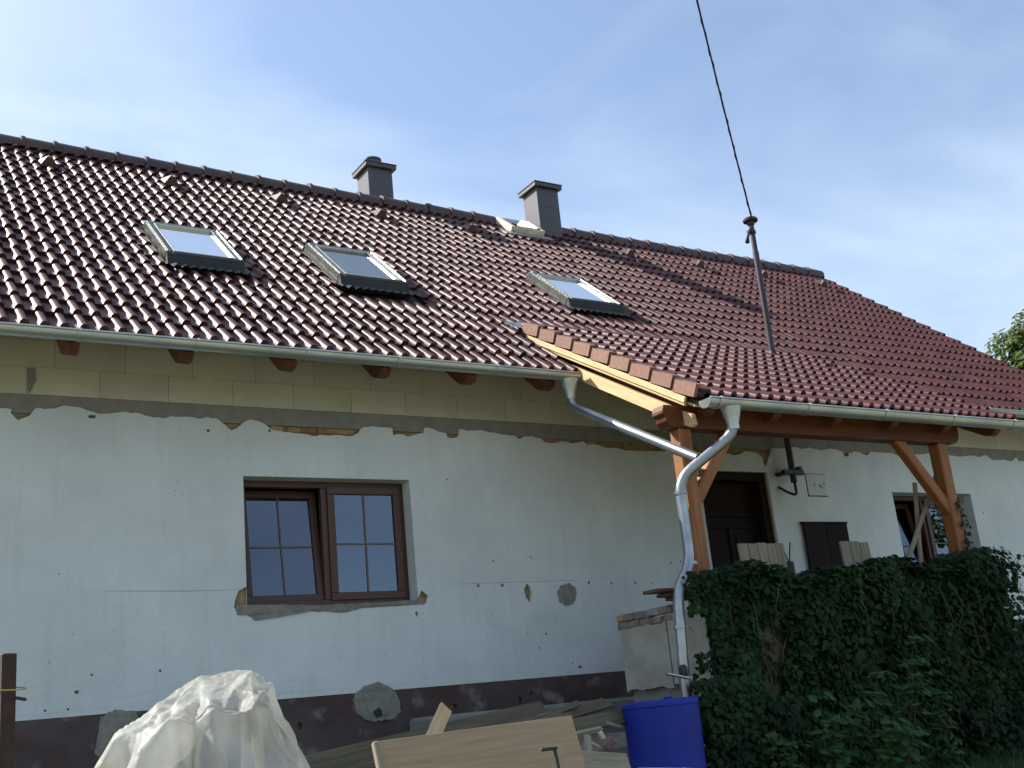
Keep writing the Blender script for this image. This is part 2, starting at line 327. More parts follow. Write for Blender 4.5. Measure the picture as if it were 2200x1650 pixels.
# ------------------------------------------------------------------ ground
def axis_pts(lo, hi, step, far): return [-far, -far/4, -far/16]+list(np.arange(lo, hi+.01, step))+[far/16, far/4, far]
gx = axis_pts(-8, 22, 1., 900.); gy = axis_pts(-8, 22, 1., 900.)
b = MB(); V = [(x, y, gz(x, y)+(.03*sin(x*2.1+y*1.3)*sin(y*1.7) if abs(x) < 21 and abs(y) < 21 else 0)) for x in gx for y in gy]
ny = len(gy); F = [(i*ny+j, (i+1)*ny+j, (i+1)*ny+j+1, i*ny+j+1) for i in range(len(gx)-1) for j in range(ny-1)]
b.add(V, F).build('ground', 'earth', smooth=True, kind='structure')

# ------------------------------------------------------------------ the house
XL, XR = -3.2, 16.62
house = empty('house', (6.7, 12.5, -.8), 'long white rendered house with dark brown tiled roof and bare masonry under the eaves', 'house')
U_M = np.array([0, cos(TM), sin(TM)]); N_M = np.array([0, -sin(TM), cos(TM)])
U_P = np.array([0, cos(TP), sin(TP)]); N_P = np.array([0, -sin(TP), cos(TP)])
def RM(x, s, h=0.): return np.array([x, YE, ZE])+U_M*s+N_M*h
def RP(x, s, h=0.): return np.array([x, YP, ZP])+U_P*s+N_P*h
SL = (RIDGE_Y-YE)/cos(TM)

# plaster outline traced along its ragged upper edge
top = []
def tr(off, pts, sc=3.143):
    for a, c in pts: top.append((off[0]+a/sc, off[1]+c/sc))
tr((0, 680), [(0, 618), (80, 622), (75, 650), (120, 700), (200, 665), (235, 625), (265, 620), (330, 622), (430, 605), (540, 618), (620, 638), (660, 655), (750, 655), (850, 648), (940, 655), (1010, 675), (1090, 688), (1180, 672), (1250, 675), (1320, 690), (1400, 678), (1460, 690), (1500, 720), (1560, 770), (1590, 760), (1640, 720), (1680, 695), (1730, 700), (1790, 725), (1840, 765), (1900, 775), (1980, 785), (2050, 790), (2110, 805), (2190, 797)])
tr((440, 860), [(840, 238), (900, 230), (950, 240), (1000, 240), (1040, 215), (1055, 185), (1130, 175), (1200, 180), (1265, 185), (1275, 240), (1320, 225), (1370, 245), (1420, 230), (1475, 215), (1485, 185), (1530, 190), (1580, 210), (1630, 225), (1640, 250), (1680, 260), (1715, 240), (1722, 197), (1800, 205), (1870, 200), (1930, 215), (2000, 230), (2090, 240), (2120, 260), (2160, 245)])
tr((1100, 700), [(130, 745), (200, 765), (220, 785), (280, 795), (340, 780), (400, 795), (440, 790), (480, 775), (510, 800), (580, 805), (650, 825), (720, 825), (760, 840), (900, 845), (1040, 845), (1150, 850), (1300, 862), (1450, 862)])
tr((1500, 800), [(250, 560), (330, 530), (400, 550), (430, 575), (452, 640), (470, 600), (500, 510), (560, 515), (640, 505), (700, 515), (760, 510), (830, 525), (900, 515), (960, 530), (984, 545), (985, 565), (1015, 567), (1020, 545), (1060, 530), (1100, 545), (1140, 560), (1170, 535), (1230, 540), (1300, 545), (1350, 560), (1420, 560), (1560, 545), (1700, 560), (1760, 570), (1840, 560), (1900, 570), (1940, 560), (1990, 590), (2060, 590), (2110, 600), (2150, 575), (2165, 600), (2200, 600)])
tw = [onY(a, c, YW) for a, c in top]; tw = [(p[0], p[2]) for p in tw]
fine = []
q = random.Random(3)
for (a, c), (d, e) in zip(tw, tw[1:]):
    n = max(1, int(hypot(d-a, e-c)/.035))
    for i in range(n):
        t = i/n; fine.append((a+(d-a)*t+q.uniform(-.004, .004), c+(e-c)*t+q.uniform(-.007, .007)))
fine.append(tw[-1])
lft = [(XL, 2.83+.0), (-2, 2.84), (-1, 2.83), (0, 2.845), (.8, 2.835)]; rgt = [(15.6, 2.83), (16, 2.84), (16.4, 2.835)]
fine = [p for i, p in enumerate(fine) if i == 0 or p[0] > fine[0][0]]
WIN = (3.405, 5.11, 1.125, 2.312); WIN2 = (12.25, 13.87, 1.02, 2.305); DOOR = (8.93, 10.03, .5, 2.517)
outline = [(16.4, .30)]+[p for p in reversed(rgt)]+list(reversed(fine))+list(reversed(lft))+[(XL, .30)]
def sillhole():
    pts = [(512, 1270), (505, 1290), (503, 1305), (515, 1318), (540, 1316), (570, 1310), (610, 1305), (650, 1308), (700, 1312), (745, 1314), (770, 1306), (820, 1303), (880, 1300), (916, 1295), (920, 1280), (905, 1268), (898, 1285)]
    w = [onY(a, c, YW) for a, c in pts]; return [(p[0], p[2]) for p in w]
# main window opening merges with the broken sill below it
wo = [(WIN[0], WIN[3]), (WIN[0], 1.30)]+sillhole()[:]+[(WIN[1], 1.22), (WIN[1], WIN[3])]
chips = []
for i, (a, c, rx, rz) in enumerate([(1135, 1273, 8, 18), (198, 895, 7, 4), (447, 925, 3, 3), (580, 925, 3, 3), (1028, 1258, 3.2, 3.6), (1080, 1258, 3.4, 3.6), (1266, 1252, 3.4, 3.6), (1314, 1253, 2.8, 2.8), (1365, 1252, 3.2, 3.2), (1401, 1252, 2.6, 2.6), (1441, 1209, 2.6, 2.6), (1462, 1207, 2.6, 2.6), (895, 1319, 3, 5), (165, 1487, 4, 3.4), (344, 1441, 2.4, 2.4), (197, 1450, 2, 2), (1060, 1205, 2, 2), (1141, 1197, 2, 2), (1174, 1361, 2.4, 2.4), (1158, 1392, 2, 2), (1247, 1433, 5, 3), (961, 1030, 2, 2), (2113, 1102, 2, 3), (1230, 1425, 2, 2), (146, 1524, 2, 2), (97, 1527, 2, 2)]):
    p = onY(a, c, YW); k = 9.96/2438.5*1.17
    chips.append(blobline(p[0], p[2], rx*k*1.08, rz*k, 10 if rx < 5 else 18, .25, i))
pl = sheet(outline, [wo, rect(*WIN2), rect(DOOR[0], DOOR[1], .36, DOOR[3])]+chips, YW, .035, .28, .0035)
plaster = pl.build('plaster', 'plaster', house)
bk = sheet([(XL+.02, -.9), (16.38, -.9), (16.38, 2.817), (XL+.02, 2.817)], [rect(WIN[0], WIN[1], WIN[2]-.02, WIN[3]), rect(*WIN2), rect(*DOOR)], YW+.036, .30, .5, .008)
bk.build('masonry_wall', 'masonry', house)
bm_ = sheet([(XL, 2.818), (16.4, 2.818), (16.4, 2.984), (XL, 2.984)], [], YW+.022, .3, .17, .005)
bm_.build('ring_beam', 'concrete', house)
# plinth with chipped paint
pr = [(16.4, -.95)]
for x in np.arange(16.4, XL, -.12):
    zt = .297 if x < 8 else (.297+.15*min(1, (x-8)/1.5))
    pr.append((x, zt-.002+q.uniform(-.006, .006)))
pr += [(XL, -.95)]
holes = []
for i, (a, c, rx, rz) in enumerate([(1115, 1505, 5, 7), (643, 1560, 5, 7), (970, 1518, 9, 5), (1140, 1490, 3, 3)]):
    p = onY(a, c, YW); holes.append(blobline(p[0], p[2], rx*.0052, rz*.0048, 12, .25, 50+i))
plinth = sheet(pr, holes, YW-.012, .05, .2, .004, 5).build('plinth', 'plinth', house)
# mortar patches and broken sill
def wpts(pts, Y=YW): w = [onY(a, c, Y) for a, c in pts]; return [(p[0], p[2]) for p in w]
patch('mortar_patch', wpts([(756, 1505), (762, 1490), (780, 1475), (812, 1464), (832, 1473), (848, 1487), (856, 1505), (860, 1530), (845, 1545), (822, 1548), (800, 1552), (780, 1546), (765, 1535)]), 'mortar', house, YW-.02, .012, 1)
patch('mortar_patch', wpts([(200, 1620), (215, 1540), (245, 1525), (292, 1528), (300, 1560), (296, 1600), (280, 1640), (240, 1645)]), 'mortar', house, YW-.02, .012, 2)
patch('mortar_patch', wpts([(1197, 1272), (1205, 1257), (1222, 1252), (1236, 1262), (1239, 1280), (1232, 1297), (1215, 1303), (1200, 1292)]), 'mortar', house, YW-.001, .006, 3)
patch('mortar_patch', wpts([(782, 1520), (800, 1508), (832, 1505), (838, 1525), (826, 1536), (795, 1532)]), 'concrete', house, YW-.036, .004, 4)
patch('hole', wpts([(797, 1530), (812, 1520), (818, 1538), (806, 1542)]), 'black', house, YW-.044, .001, 5)
sb = MB()
sp = wpts([(503, 1300), (506, 1322), (530, 1322), (545, 1334), (560, 1322), (600, 1322), (640, 1312), (700, 1314), (745, 1316), (780, 1305), (840, 1302), (916, 1298), (916, 1290), (880, 1290), (700, 1300), (530, 1300)])
patch('broken_sill', sp, 'mortar', house, YW-.004, .012, 6)
for pts_ in (((0, 1273), (120, 1272), (260, 1270), (400, 1269), (515, 1267)), ((905, 1257), (980, 1254.5), (1120, 1250), (1237, 1246))):
    w_ = [onY(a, c, YW) for a, c in pts_]; m = MB()
    m.tube([(p_[0], YW+.0015, p_[2]+rng.uniform(-.003, .003)) for p_ in w_], .0016, 5); m.build('crack', 'mortar', house)
# bricks laid bare under the ring beam
for i, (a, c) in enumerate([(595, 910), (632, 914), (662, 916), (697, 919), (730, 922), (745, 913), (480, 908), (510, 903), (865, 926), (890, 927), (1270, 950), (1330, 958), (1205, 946)]):
    p = onY(a, c, YW+.02); bb = MB(); bb.cbox((p[0], YW+.045+rng.uniform(-.004, .006), min(p[2], 2.784)), ((1, 0, rng.uniform(-.05, .05)), (0, 1, 0), (0, 0, 1)), (.075+rng.uniform(-.02, .03), .03, .028), .008); bb.build('brick', 'brick', house)
# aerated block courses, each block its own piece
jx = [onY(a, c, YW)[0] for a, c in [(60.5, 812), (216, 822), (363, 835), (501, 845), (633, 852)]]; j0 = np.mean([v-.6*i for i, v in enumerate(jx)])
jx2 = [onY(a, c, YW)[0] for a, c in [(122, 760), (270, 773), (413, 785), (549, 795)]]; j2 = np.mean([v-.6*i for i, v in enumerate(jx2)])
bw = empty('block_wall', (6.6, 10.1, 2.985), parent=house)
bmesh_cache = []
for k in range(2):
    mb = MB(); mb.cbox((0, .15, .1235), ((1, 0, 0), (0, 1, 0), (0, 0, 1)), (.2987, .15, .1234), .0018)
    o = mb.build('block_proto', 'block'); bmesh_cache.append(o.data); bpy.data.objects.remove(o)
for row in range(4):
    ph = (j0, j2, j0+.22, j2+.1)[row]; z = 2.987+.2485*row
    x = ph-.6*9
    while x < 16.4:
        if x > XL: inst('block', bmesh_cache[0], (x+.3, YW+.02+rng.uniform(-.002, .004)+.15, z), bw)
        x += .6
# dark open joint and smeared mortar at the left
p = onY(66, 815, YW); patch('mortar_patch', wpts([(60, 790), (75, 789), (79, 812), (70, 835), (62, 846), (60, 820)]), 'concrete', house, YW+.012, .006, 9)
# shell: gables, back, floor, so that rooms are dark
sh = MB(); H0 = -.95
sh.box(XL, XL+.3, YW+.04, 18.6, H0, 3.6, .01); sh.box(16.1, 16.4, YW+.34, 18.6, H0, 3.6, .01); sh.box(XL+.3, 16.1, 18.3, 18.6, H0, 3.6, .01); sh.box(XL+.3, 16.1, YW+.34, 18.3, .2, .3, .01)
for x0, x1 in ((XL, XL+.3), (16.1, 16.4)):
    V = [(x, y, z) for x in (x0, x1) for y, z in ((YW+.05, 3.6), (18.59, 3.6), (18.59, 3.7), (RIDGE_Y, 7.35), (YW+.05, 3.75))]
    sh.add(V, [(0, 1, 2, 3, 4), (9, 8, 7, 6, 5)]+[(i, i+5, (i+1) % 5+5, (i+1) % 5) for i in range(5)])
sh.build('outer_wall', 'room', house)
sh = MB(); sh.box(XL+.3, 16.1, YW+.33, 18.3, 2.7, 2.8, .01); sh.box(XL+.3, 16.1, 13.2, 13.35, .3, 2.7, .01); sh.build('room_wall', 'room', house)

# --- windows of the front
def window(x0, x1, z0, z1, Yf, tilt, hinge_gap=.0, open_y=0):
    w = empty('window', ((x0+x1)/2, Yf, z0), parent=house)
    fw, fd = .062, .07; xm = (x0+x1)/2
    m = MB(); m.box(x0, x1, Yf, Yf+fd, z0, z0+fw); m.box(x0, x1, Yf, Yf+fd, z1-fw, z1)
    m.box(x0, x0+fw, Yf, Yf+fd, z0+fw, z1-fw); m.box(x1-fw, x1, Yf, Yf+fd, z0+fw, z1-fw); m.box(xm-.034, xm+.034, Yf+.004, Yf+fd, z0+fw, z1-fw)
    m.build('frame', 'winbrown', w)
    for i, (a, c) in enumerate(((x0+fw-.012, xm-.024), (xm+.024, x1-fw+.012))):
        t = tilt if i == 0 else 0.
        zb, zt = z0+fw-.012, z1-fw+.012; sw = .072; yb = Yf-.022 if t == 0 else Yf+.03
        R = np.array([[1, 0, 0], [0, cos(t), sin(t)], [0, -sin(t), cos(t)]]); ax = [R@np.array(v, float) for v in ((1, 0, 0), (0, 1, 0), (0, 0, 1))]
        def T(x, y, z): return np.array([x, yb, zb])+R@np.array([0, y, z-zb])
        def bar(m, xa, xb, za, zb_, ya, yb_, ch=.004):
            d = (xb-xa, yb_-ya, zb_-za); cc = T((xa+xb)/2, (ya+yb_)/2, (za+zb_)/2)
            k = 0 if d[0] > d[2] else 2; od = [k, 1, 2-k]; m.cbox(cc, [ax[j] for j in od], [d[j]/2 for j in od], ch)
        m = MB(); bar(m, a, c, zb, zb+sw, 0, .06); bar(m, a, c, zt-sw, zt, 0, .06); bar(m, a, a+sw, zb+sw, zt-sw, 0, .06); bar(m, c-sw, c, zb+sw, zt-sw, 0, .06); m.build('sash', 'winbrown', w)
        m = MB(); V = [T(xx, .026, zz) for xx, zz in ((a+sw-.006, zb+sw-.006), (c-sw+.006, zb+sw-.006), (c-sw+.006, zt-sw+.006), (a+sw-.006, zt-sw+.006))]; m.add(V, [(0, 1, 2, 3)]); m.build('pane', 'glass', w)
        m = MB(); xc = (a+c)/2; bar(m, xc-.008, xc+.008, zb+sw, zt-sw, .014, .0245, .002); m.build('muntin', 'muntin', w)
        zc_ = zb+(zt-zb)*.49; m = MB(); bar(m, a+sw, xc-.008, zc_-.008, zc_+.008, .015, .0245, .002); bar(m, xc+.008, c-sw, zc_-.008, zc_+.008, .015, .0245, .002); m.build('muntin', 'muntin', w)
    return w
def reveal(x0, x1, z0, z1, Y0, Y1, sides='lrt'):
    m = MB(); e = .004
    if 'r' in sides: m.add([(x1-e, Y0, z0), (x1-e, Y1, z0), (x1-e, Y1, z1), (x1-e, Y0, z1)], [(0, 1, 2, 3)])
    if 'l' in sides: m.add([(x0+e, Y0, z0), (x0+e, Y1, z0), (x0+e, Y1, z1), (x0+e, Y0, z1)], [(3, 2, 1, 0)])
    if 't' in sides: m.add([(x0, Y0, z1-e), (x1, Y0, z1-e), (x1, Y1, z1-e), (x0, Y1, z1-e)], [(0, 1, 2, 3)])
    m.build('reveal', 'plaster', house, recalc=False)
dW = .155
window(WIN[0]+.004, WIN[1]-.004, WIN[2]-.01, WIN[3]-.004, YW+dW, radians(7)); reveal(*WIN, YW+.006, YW+dW+.1)
window(WIN2[0]+.004, WIN2[1]-.004, WIN2[2], WIN2[3]-.004, YW+.20, radians(9)); reveal(*WIN2, YW+.006, YW+.3)
m = MB(); m.box(WIN[0]-.01, WIN[1]+.0, YW+.02, YW+.26, WIN[2]-.045, WIN[2]-.012, .006); m.build('sill', 'mortar', house)
# --- door
dr = empty('door', (9.5, YW+.2, .5), parent=house); yd = YW+.22
m = MB(); m.box(DOOR[0], DOOR[0]+.1, YW+.06, yd+.06, .5, DOOR[3]-.1); m.box(DOOR[1]-.1, DOOR[1], YW+.06, yd+.06, .5, DOOR[3]-.1); m.box(DOOR[0], DOOR[1], YW+.055, yd+.06, DOOR[3]-.1, DOOR[3]-.002); m.build('door_frame', 'doorwood', dr)
m = MB(); m.box(DOOR[0]+.1, DOOR[1]-.1, yd, yd+.05, .5, DOOR[3]-.1); m.build('door_leaf', 'doorwood', dr)
xa, xb = DOOR[0]+.1, DOOR[1]-.1
m = MB(); m.box(xa, xb, yd-.03, yd-.001, 2.0, 2.06); m.box(xa, xb, yd-.018, yd-.001, 2.1, 2.14); m.box(xa, xb, yd-.02, yd-.001, 1.86, 1.93); m.build('rail', 'doorwood', dr)
for i in range(3):
    x = xa+.02+i*(xb-xa-.04)/2; m = MB(); m.box(x-.035, x+.035, yd-.022, yd-.001, .55, 1.85); m.build('stile', 'doorwood', dr)
for i in range(2):
    x = xa+.06+i*(xb-xa-.04)/2; m = MB(); m.box(x+.04, x+.28, yd-.012, yd-.001, .65, 1.78, .01); m.build('panel', 'doorwood', dr)
# --- meter cover on the wall and its scribbles
fb = wpts([(1730, 1020), (1773, 1020), (1776, 1066), (1737, 1066)])
m = MB(); x0, x1, z0, z1 = 10.68, 11.02, 2.235, 2.512; m.box(x0, x1, YW-.012, YW+.02, z0, z1, .003); mc = m.build('meter_cover', 'boxcov', house)
m = MB(); m.box(x0-.012, x0-.001, YW-.006, YW+.02, z0-.012, z1+.008, .001); m.box(x0, x1, YW-.006, YW+.02, z0-.012, z0-.001, .001); m.box(x0, x1, YW-.006, YW+.02, z1+.001, z1+.007, .001); m.build('seam', 'darkboard', mc)
for i, (dx_, dz_) in enumerate(((.12, .14), (.20, .13), (.23, .12), (.255, .11), (.29, .15))):
    m = MB(); m.box(x0+dx_, x0+dx_+.012, YW-.0145, YW-.0125, z0+dz_-.02, z0+dz_+.02*(1 if i != 3 else .2), .0005); m.build('pen_mark', 'darkboard', mc)

# --- roof body
roof = empty('roof', (6.7, YE, ZE), parent=house)
def slab(p, q_, ths, nrm):
    n = np.array(nrm)*ths; V = [*p, *(np.array(v)+n for v in p)]; k = len(p)
    return V, [tuple(range(k))[::-1], tuple(range(k, 2*k))]+[(i, (i+1) % k, (i+1) % k+k, i+k) for i in range(k)]
XLR, XRR = -3.45, 16.66
m = MB(); m.add(*slab([RM(XLR, .1, -.115), RM(XRR-.03, .1, -.115), RM(XRR-.03, SL, -.115), RM(XLR, SL, -.115)], 0, .03, N_M)); m.build('sheathing', 'under', roof)
BS = 2*RIDGE_Y
def RB(x, s, h=0.): p = RM(x, s, h); return np.array([x, BS-p[1], p[2]])
m = MB(); m.add(*slab([RB(XLR, .03, -.10), RB(XRR, .03, -.10), RB(XRR, SL, -.10), RB(XLR, SL, -.10)], 0, .08, np.array([0, sin(TM), cos(TM)]))); m.build('rear_slope', 'tile', roof)

# --- roof tile: two rolls, flat pans, nose lip
def tile_mesh(U, N, name, L=.42, halves=(0, 1)):
    prof = []
    for k in halves:
        x = k*.15
        prof += [(x, .0), (x+.072, 0.)]
        for i in range(1, 6): u = i/6; prof.append((x+.072+.078*(.5-.5*cos(pi*u)), .047*sin(pi*u)**.9))
    prof.append((.15*(halves[-1]+1), 0.))
    prof = [(a-.1875-.0, h) for a, h in prof]     # origin: crest of the right roll at about +.07
    V = []; F = []; n = len(prof); X = np.array([1., 0, 0])
    lift = .04
    for s, f in ((0., 1.), (L, 0.)):
        for a, h in prof: V.append(X*a+U*s+N*(h+lift*f))
    for i in range(n-1): F.append((i, i+1, n+i+1, n+i))
    for a, h in prof: V.append(X*a+U*.0+N*(h+lift))
    for a, h in prof: V.append(X*a+U*.004+N*(h+lift-.036))
    for i in range(n-1): F.append((3*n+i, 3*n+i+1, 2*n+i+1, 2*n+i))
    k = len(V)
    for a, h in (prof[0], prof[-1]):       # side edges give thickness
        V += [X*a+N*(h+lift), X*a+U*L+N*h, X*a+U*L+N*(h-.02), X*a+N*(h+lift-.034)]
    F += [(k, k+1, k+2, k+3), (k+7, k+6, k+5, k+4)]
    me = bpy.data.meshes.new(name); me.from_pydata([tuple(v) for v in V], [], F)
    me.polygons.foreach_set('use_smooth', [i < n-1 for i in range(len(F))]); me.materials.append(M['tile']); me.update()
    return me, np.array(V), F
tm_me, tV, tF = tile_mesh(U_M, N_M, 'tile'); tp_me, pV, pF = tile_mesh(U_P, N_P, 'tile_porch'); half_me = [tile_mesh(U_M, N_M, 'tile_half', halves=(k,))[0] for k in (0, 1)]; halves_ = []
SKY = [(2.94, 3.71), (4.80, 5.60), (7.94, 8.75)]; SKT = [(2.24, 3.26), (2.2, 3.26), (2.4, 3.36)]
CH2 = (9.83, 10.25, 13.88, 14.30); HATCH = (9.12, 9.74)
PX0, PX1 = 6.60, 11.18; PTOP = 3.14
cand = []
GA = .34
x = 1.265+.07-.0525; xs = []
k0 = int((XLR-x)/.3)+1; k1 = int((XRR-x)/.3)
for row in range(20):
    s = row*GA-.01
    for k in range(k0, k1+1):
        X = x+.3*k
        if X > XRR-.1: continue
        c = RM(X, s+.17, 0)
        skip = False
        for (a, e), (t0, t1) in zip(SKY, SKT):
            if t0-.36 < s+.17 < t1+.13 and a-.2 < X < e+.25:
                hl = [not (a-.03-.075 < X-.1125+.15*k2 < e+.03+.075) for k2 in (0, 1)]
                if all(hl): continue
                skip = True
                for k2 in (0, 1):
                    if hl[k2]: halves_.append((k2, RM(X, s, -.055)))
        if skip: continue
        if PX0+.25 < X < PX1-.3 and s < .95: continue
        if CH2[0]-.1 < X < CH2[1]+.1 and c[1] > CH2[2]-.05: continue
        if HATCH[0] < X < HATCH[1]+.1 and s > 6.05: continue
        P = RM(X, s, -.055); u, v, d = px(c)
        vis = -60 < u < 2260 and d > 0
        cand.append((d if vis else 1e3, P))
cand.sort(key=lambda t: t[0])
for d, P in cand[:300]:
    o = inst('tile', tm_me, P+N_M*rng.uniform(-.002, .005)+np.array([rng.uniform(-.004, .004), 0, 0])+U_M*rng.uniform(-.007, .007), roof); o.rotation_euler = (rng.uniform(-.006, .006), rng.uniform(-.012, .012), rng.uniform(-.009, .009))
for k2, P in halves_: inst('cut_tile', half_me[k2], P, roof)
m = MB()
for d, P in cand[300:]: m.add(tV+P+N_M*rng.uniform(-.002, .005)+U_M*rng.uniform(-.007, .007)+np.array([rng.uniform(-.004, .004), 0, 0])+tV[:, :1]*N_M*rng.uniform(-.012, .012), tF)
o = m.build('tile_field', 'tile', roof, kind='stuff', recalc=False)
fl = np.tile([i < 14 for i in range(len(tF))], len(cand)-300); o.data.polygons.foreach_set('use_smooth', fl)
# ridge tiles
def ridge_tile():
    m = MB(); V = []; F = []; n = 9
    prof = [(0, .142), (.05, .142), (.05, .128), (.43, .114)]
    for a, r in prof:
        for j in range(n+1):
            t = pi*(-.12+1.24*j/n); V.append((a, -cos(t)*r*1.1, sin(t)*r))
    for i in range(len(prof)-1):
        for j in range(n): F.append((i*(n+1)+j, i*(n+1)+j+1, (i+1)*(n+1)+j+1, (i+1)*(n+1)+j))
    F.append(tuple(range(n+1))); F.append(tuple((len(prof)-1)*(n+1)+j for j in range(n+1))[::-1])
    m.add(V, F); o = m.build('ridge_proto', 'ridge', smooth=True, auto=35); me = o.data; off = np.array(o.location); bpy.data.objects.remove(o); return me, off
rt, roff = ridge_tile(); zr = RM(0, SL, 0)[2]-.055
x = XLR
while x < XRR-.3:
    if not (CH2[0]-.45 < x < CH2[1]-.02 or 9.08 < x < 9.75): inst('ridge_tile', rt, np.array([x, RIDGE_Y, zr+rng.uniform(-.006, .006)])+roff, roof)
    x += .392
# vent hoods
vm = MB(); hw, hh, hl = .11, .12, .30
A = [np.array([-hw, 0, 0]), np.array([hw, 0, 0]), U_M*.02+N_M*hh+np.array([-.035, 0, 0]), U_M*.02+N_M*hh+np.array([.035, 0, 0]), U_M*hl+np.array([-.1, 0, 0]), U_M*hl+np.array([.1, 0, 0]), U_M*.1+N_M*(hh+.005)+np.array([0, 0, 0])]
vm.add(A, [(0, 1, 3, 2), (0, 2, 6, 4), (1, 5, 6, 3), (2, 3, 6), (4, 6, 5)]); o = vm.build('vp', 'ridge', smooth=False); vme = o.data; voff = np.array(o.location); bpy.data.objects.remove(o)
for i in range(-2, 10):
    X = 2.26+1.492*i
    if X > XLR+.2 and X < 16.3 and abs(X-9.72) > .3: inst('roof_vent', vme, RM(X, 5.72 if X < 9 else 5.72, -.02)+voff, roof)
# right verge boards
m = MB(); m.beam(RM(XRR-.02, 0, -.13), RM(XRR-.02, SL, -.13), .03, .12, up=N_M); m.build('verge_board', 'larchdk', roof)
# --- roof windows
for i, (a, e) in enumerate(SKY):
    T0, T1 = SKT[i]; w = empty('skylight', RM((a+e)/2, T0, 0), parent=house); m = MB(); h0, h1 = -.05, .088; fw = .05
    def pb(m, xa, xb, sa, sb, ha, hb, ch=.005):
        m.cbox(RM((xa+xb)/2, (sa+sb)/2, (ha+hb)/2), ((1, 0, 0), U_M, N_M) if xb-xa > sb-sa else (U_M, (1, 0, 0), N_M), ((xb-xa)/2, (sb-sa)/2, (hb-ha)/2) if xb-xa > sb-sa else ((sb-sa)/2, (xb-xa)/2, (hb-ha)/2), ch)
    m = MB(); pb(m, a-.02, a+fw, T0, T1, h0, h1); pb(m, e-fw, e+.02, T0, T1, h0, h1); pb(m, a-.02, e+.02, T1+.001, T1+.09, h0, h1); m.build('frame', 'alu', w)
    m = MB(); pr_ = [(T0-.001, h0), (T0-.001, h1-.004), (T0-.03, h1-.006), (T0-.055, .055), (T0-.075, .05), (T0-.10, .02), (T0-.12, .015), (T0-.15, -.02), (T0-.15, h0)]; n = len(pr_); V = [RM(xx, s_, h_) for xx in (a-.015, e+.015) for s_, h_ in pr_]
    m.add(V, [tuple(range(n)), tuple(range(n, 2*n))[::-1]]+[(k, k+n, (k+1) % n+n, (k+1) % n) for k in range(n)]); m.build('shaded_cladding', 'aludark', w)  # cladding plus the shaded frame front, both put into one black wedge
    for xa, xb, sa, sb in ((a+fw+.012, a+fw+.032, T0+.01, T1-.01), (e-fw-.032, e-fw-.012, T0+.01, T1-.01), (a+fw+.033, e-fw-.033, T1-.03, T1-.01), (a+fw+.033, e-fw-.033, T0+.01, T0+.03)):
        m = MB(); pb(m, xa, xb, sa, sb, .03, h1+.008, .003); m.build('lit_sash_rail', 'alulit', w)  # rails in a pale tone that stands for sunlit lips
    for xa, xb in ((a-.006, a+.006), (e-.006, e+.006)):
        m = MB(); pb(m, xa, xb, T0, T1+.05, h1+.001, h1+.012, .002); m.build('lit_edge_strip', 'alulit', w)  # thin bright strips added as the sunlit edges of the frame
    m = MB(); m.add([RM(a+fw+.032, T0+.03, .07), RM(e-fw-.032, T0+.03, .07), RM(e-fw-.032, T1-.03, .07), RM(a+fw+.032, T1-.03, .07)], [(0, 1, 2, 3)]); m.build('pane', 'skyglass', w)
    m = MB(); pb(m, a+fw, e-fw, T0, T1, -.03, .045); m.build('sky_backing', 'sky_backing', w)  # added pale sheet that makes the pane look brighter
    # side gutters of flashing and pleated apron
    for xa, xb in ((a-.08, a-.025), (e+.025, e+.08)):
        m = MB(); pb(m, xa, xb, T0-.1, T1+.1, -.05, .0); m.build('side_flashing', 'aludark', w)
    m = MB(); V = []; F = []; nn = 40
    for j in range(nn+1):
        xx = a-.07+(e-a+.14)*j/nn; hh_ = .012*sin(j*pi*.5)+.016
        for s_, dh in ((T0-.14, -.01), (T0-.21, .006), (T0-.28+.012*sin(j*1.7), .016)): V.append(RM(xx, s_, hh_+dh))
    for j in range(nn):
        for k in range(2): F.append((j*3+k, j*3+k+1, j*3+k+4, j*3+k+3))
    m.add(V, F); m.build('apron', 'aludark', w, recalc=False)
# small roof hatch by the ridge
w = empty('skylight', RM(9.43, 6.1, 0), parent=house); a, e = HATCH; s0, s1 = 6.12, 6.66
m = MB(); pb(m, a, a+.07, s0, s1, -.05, .1); pb(m, e-.07, e, s0, s1, -.05, .1); pb(m, a+.071, e-.071, s0, s0+.07, -.05, .09); pb(m, a+.071, e-.071, s1-.07, s1, -.05, .1); m.build('frame', 'palefr', w)
m = MB(); m.add([RM(a+.06, s0+.05, .102), RM(e-.06, s0+.05, .102), RM(e-.06, s1-.05, .112), RM(a+.06, s1-.05, .112)], [(0, 1, 2, 3)]); m.build('pane', 'skyglass', w)
m = MB(); pb(m, a+.07, e-.07, s0+.07, s1-.07, -.04, .02); m.build('lining', 'palefr', w)
m = MB(); pb(m, a-.16, e+.1, s0-.16, s0-.01, -.03, .02, .004); m.build('apron', 'lead', w)
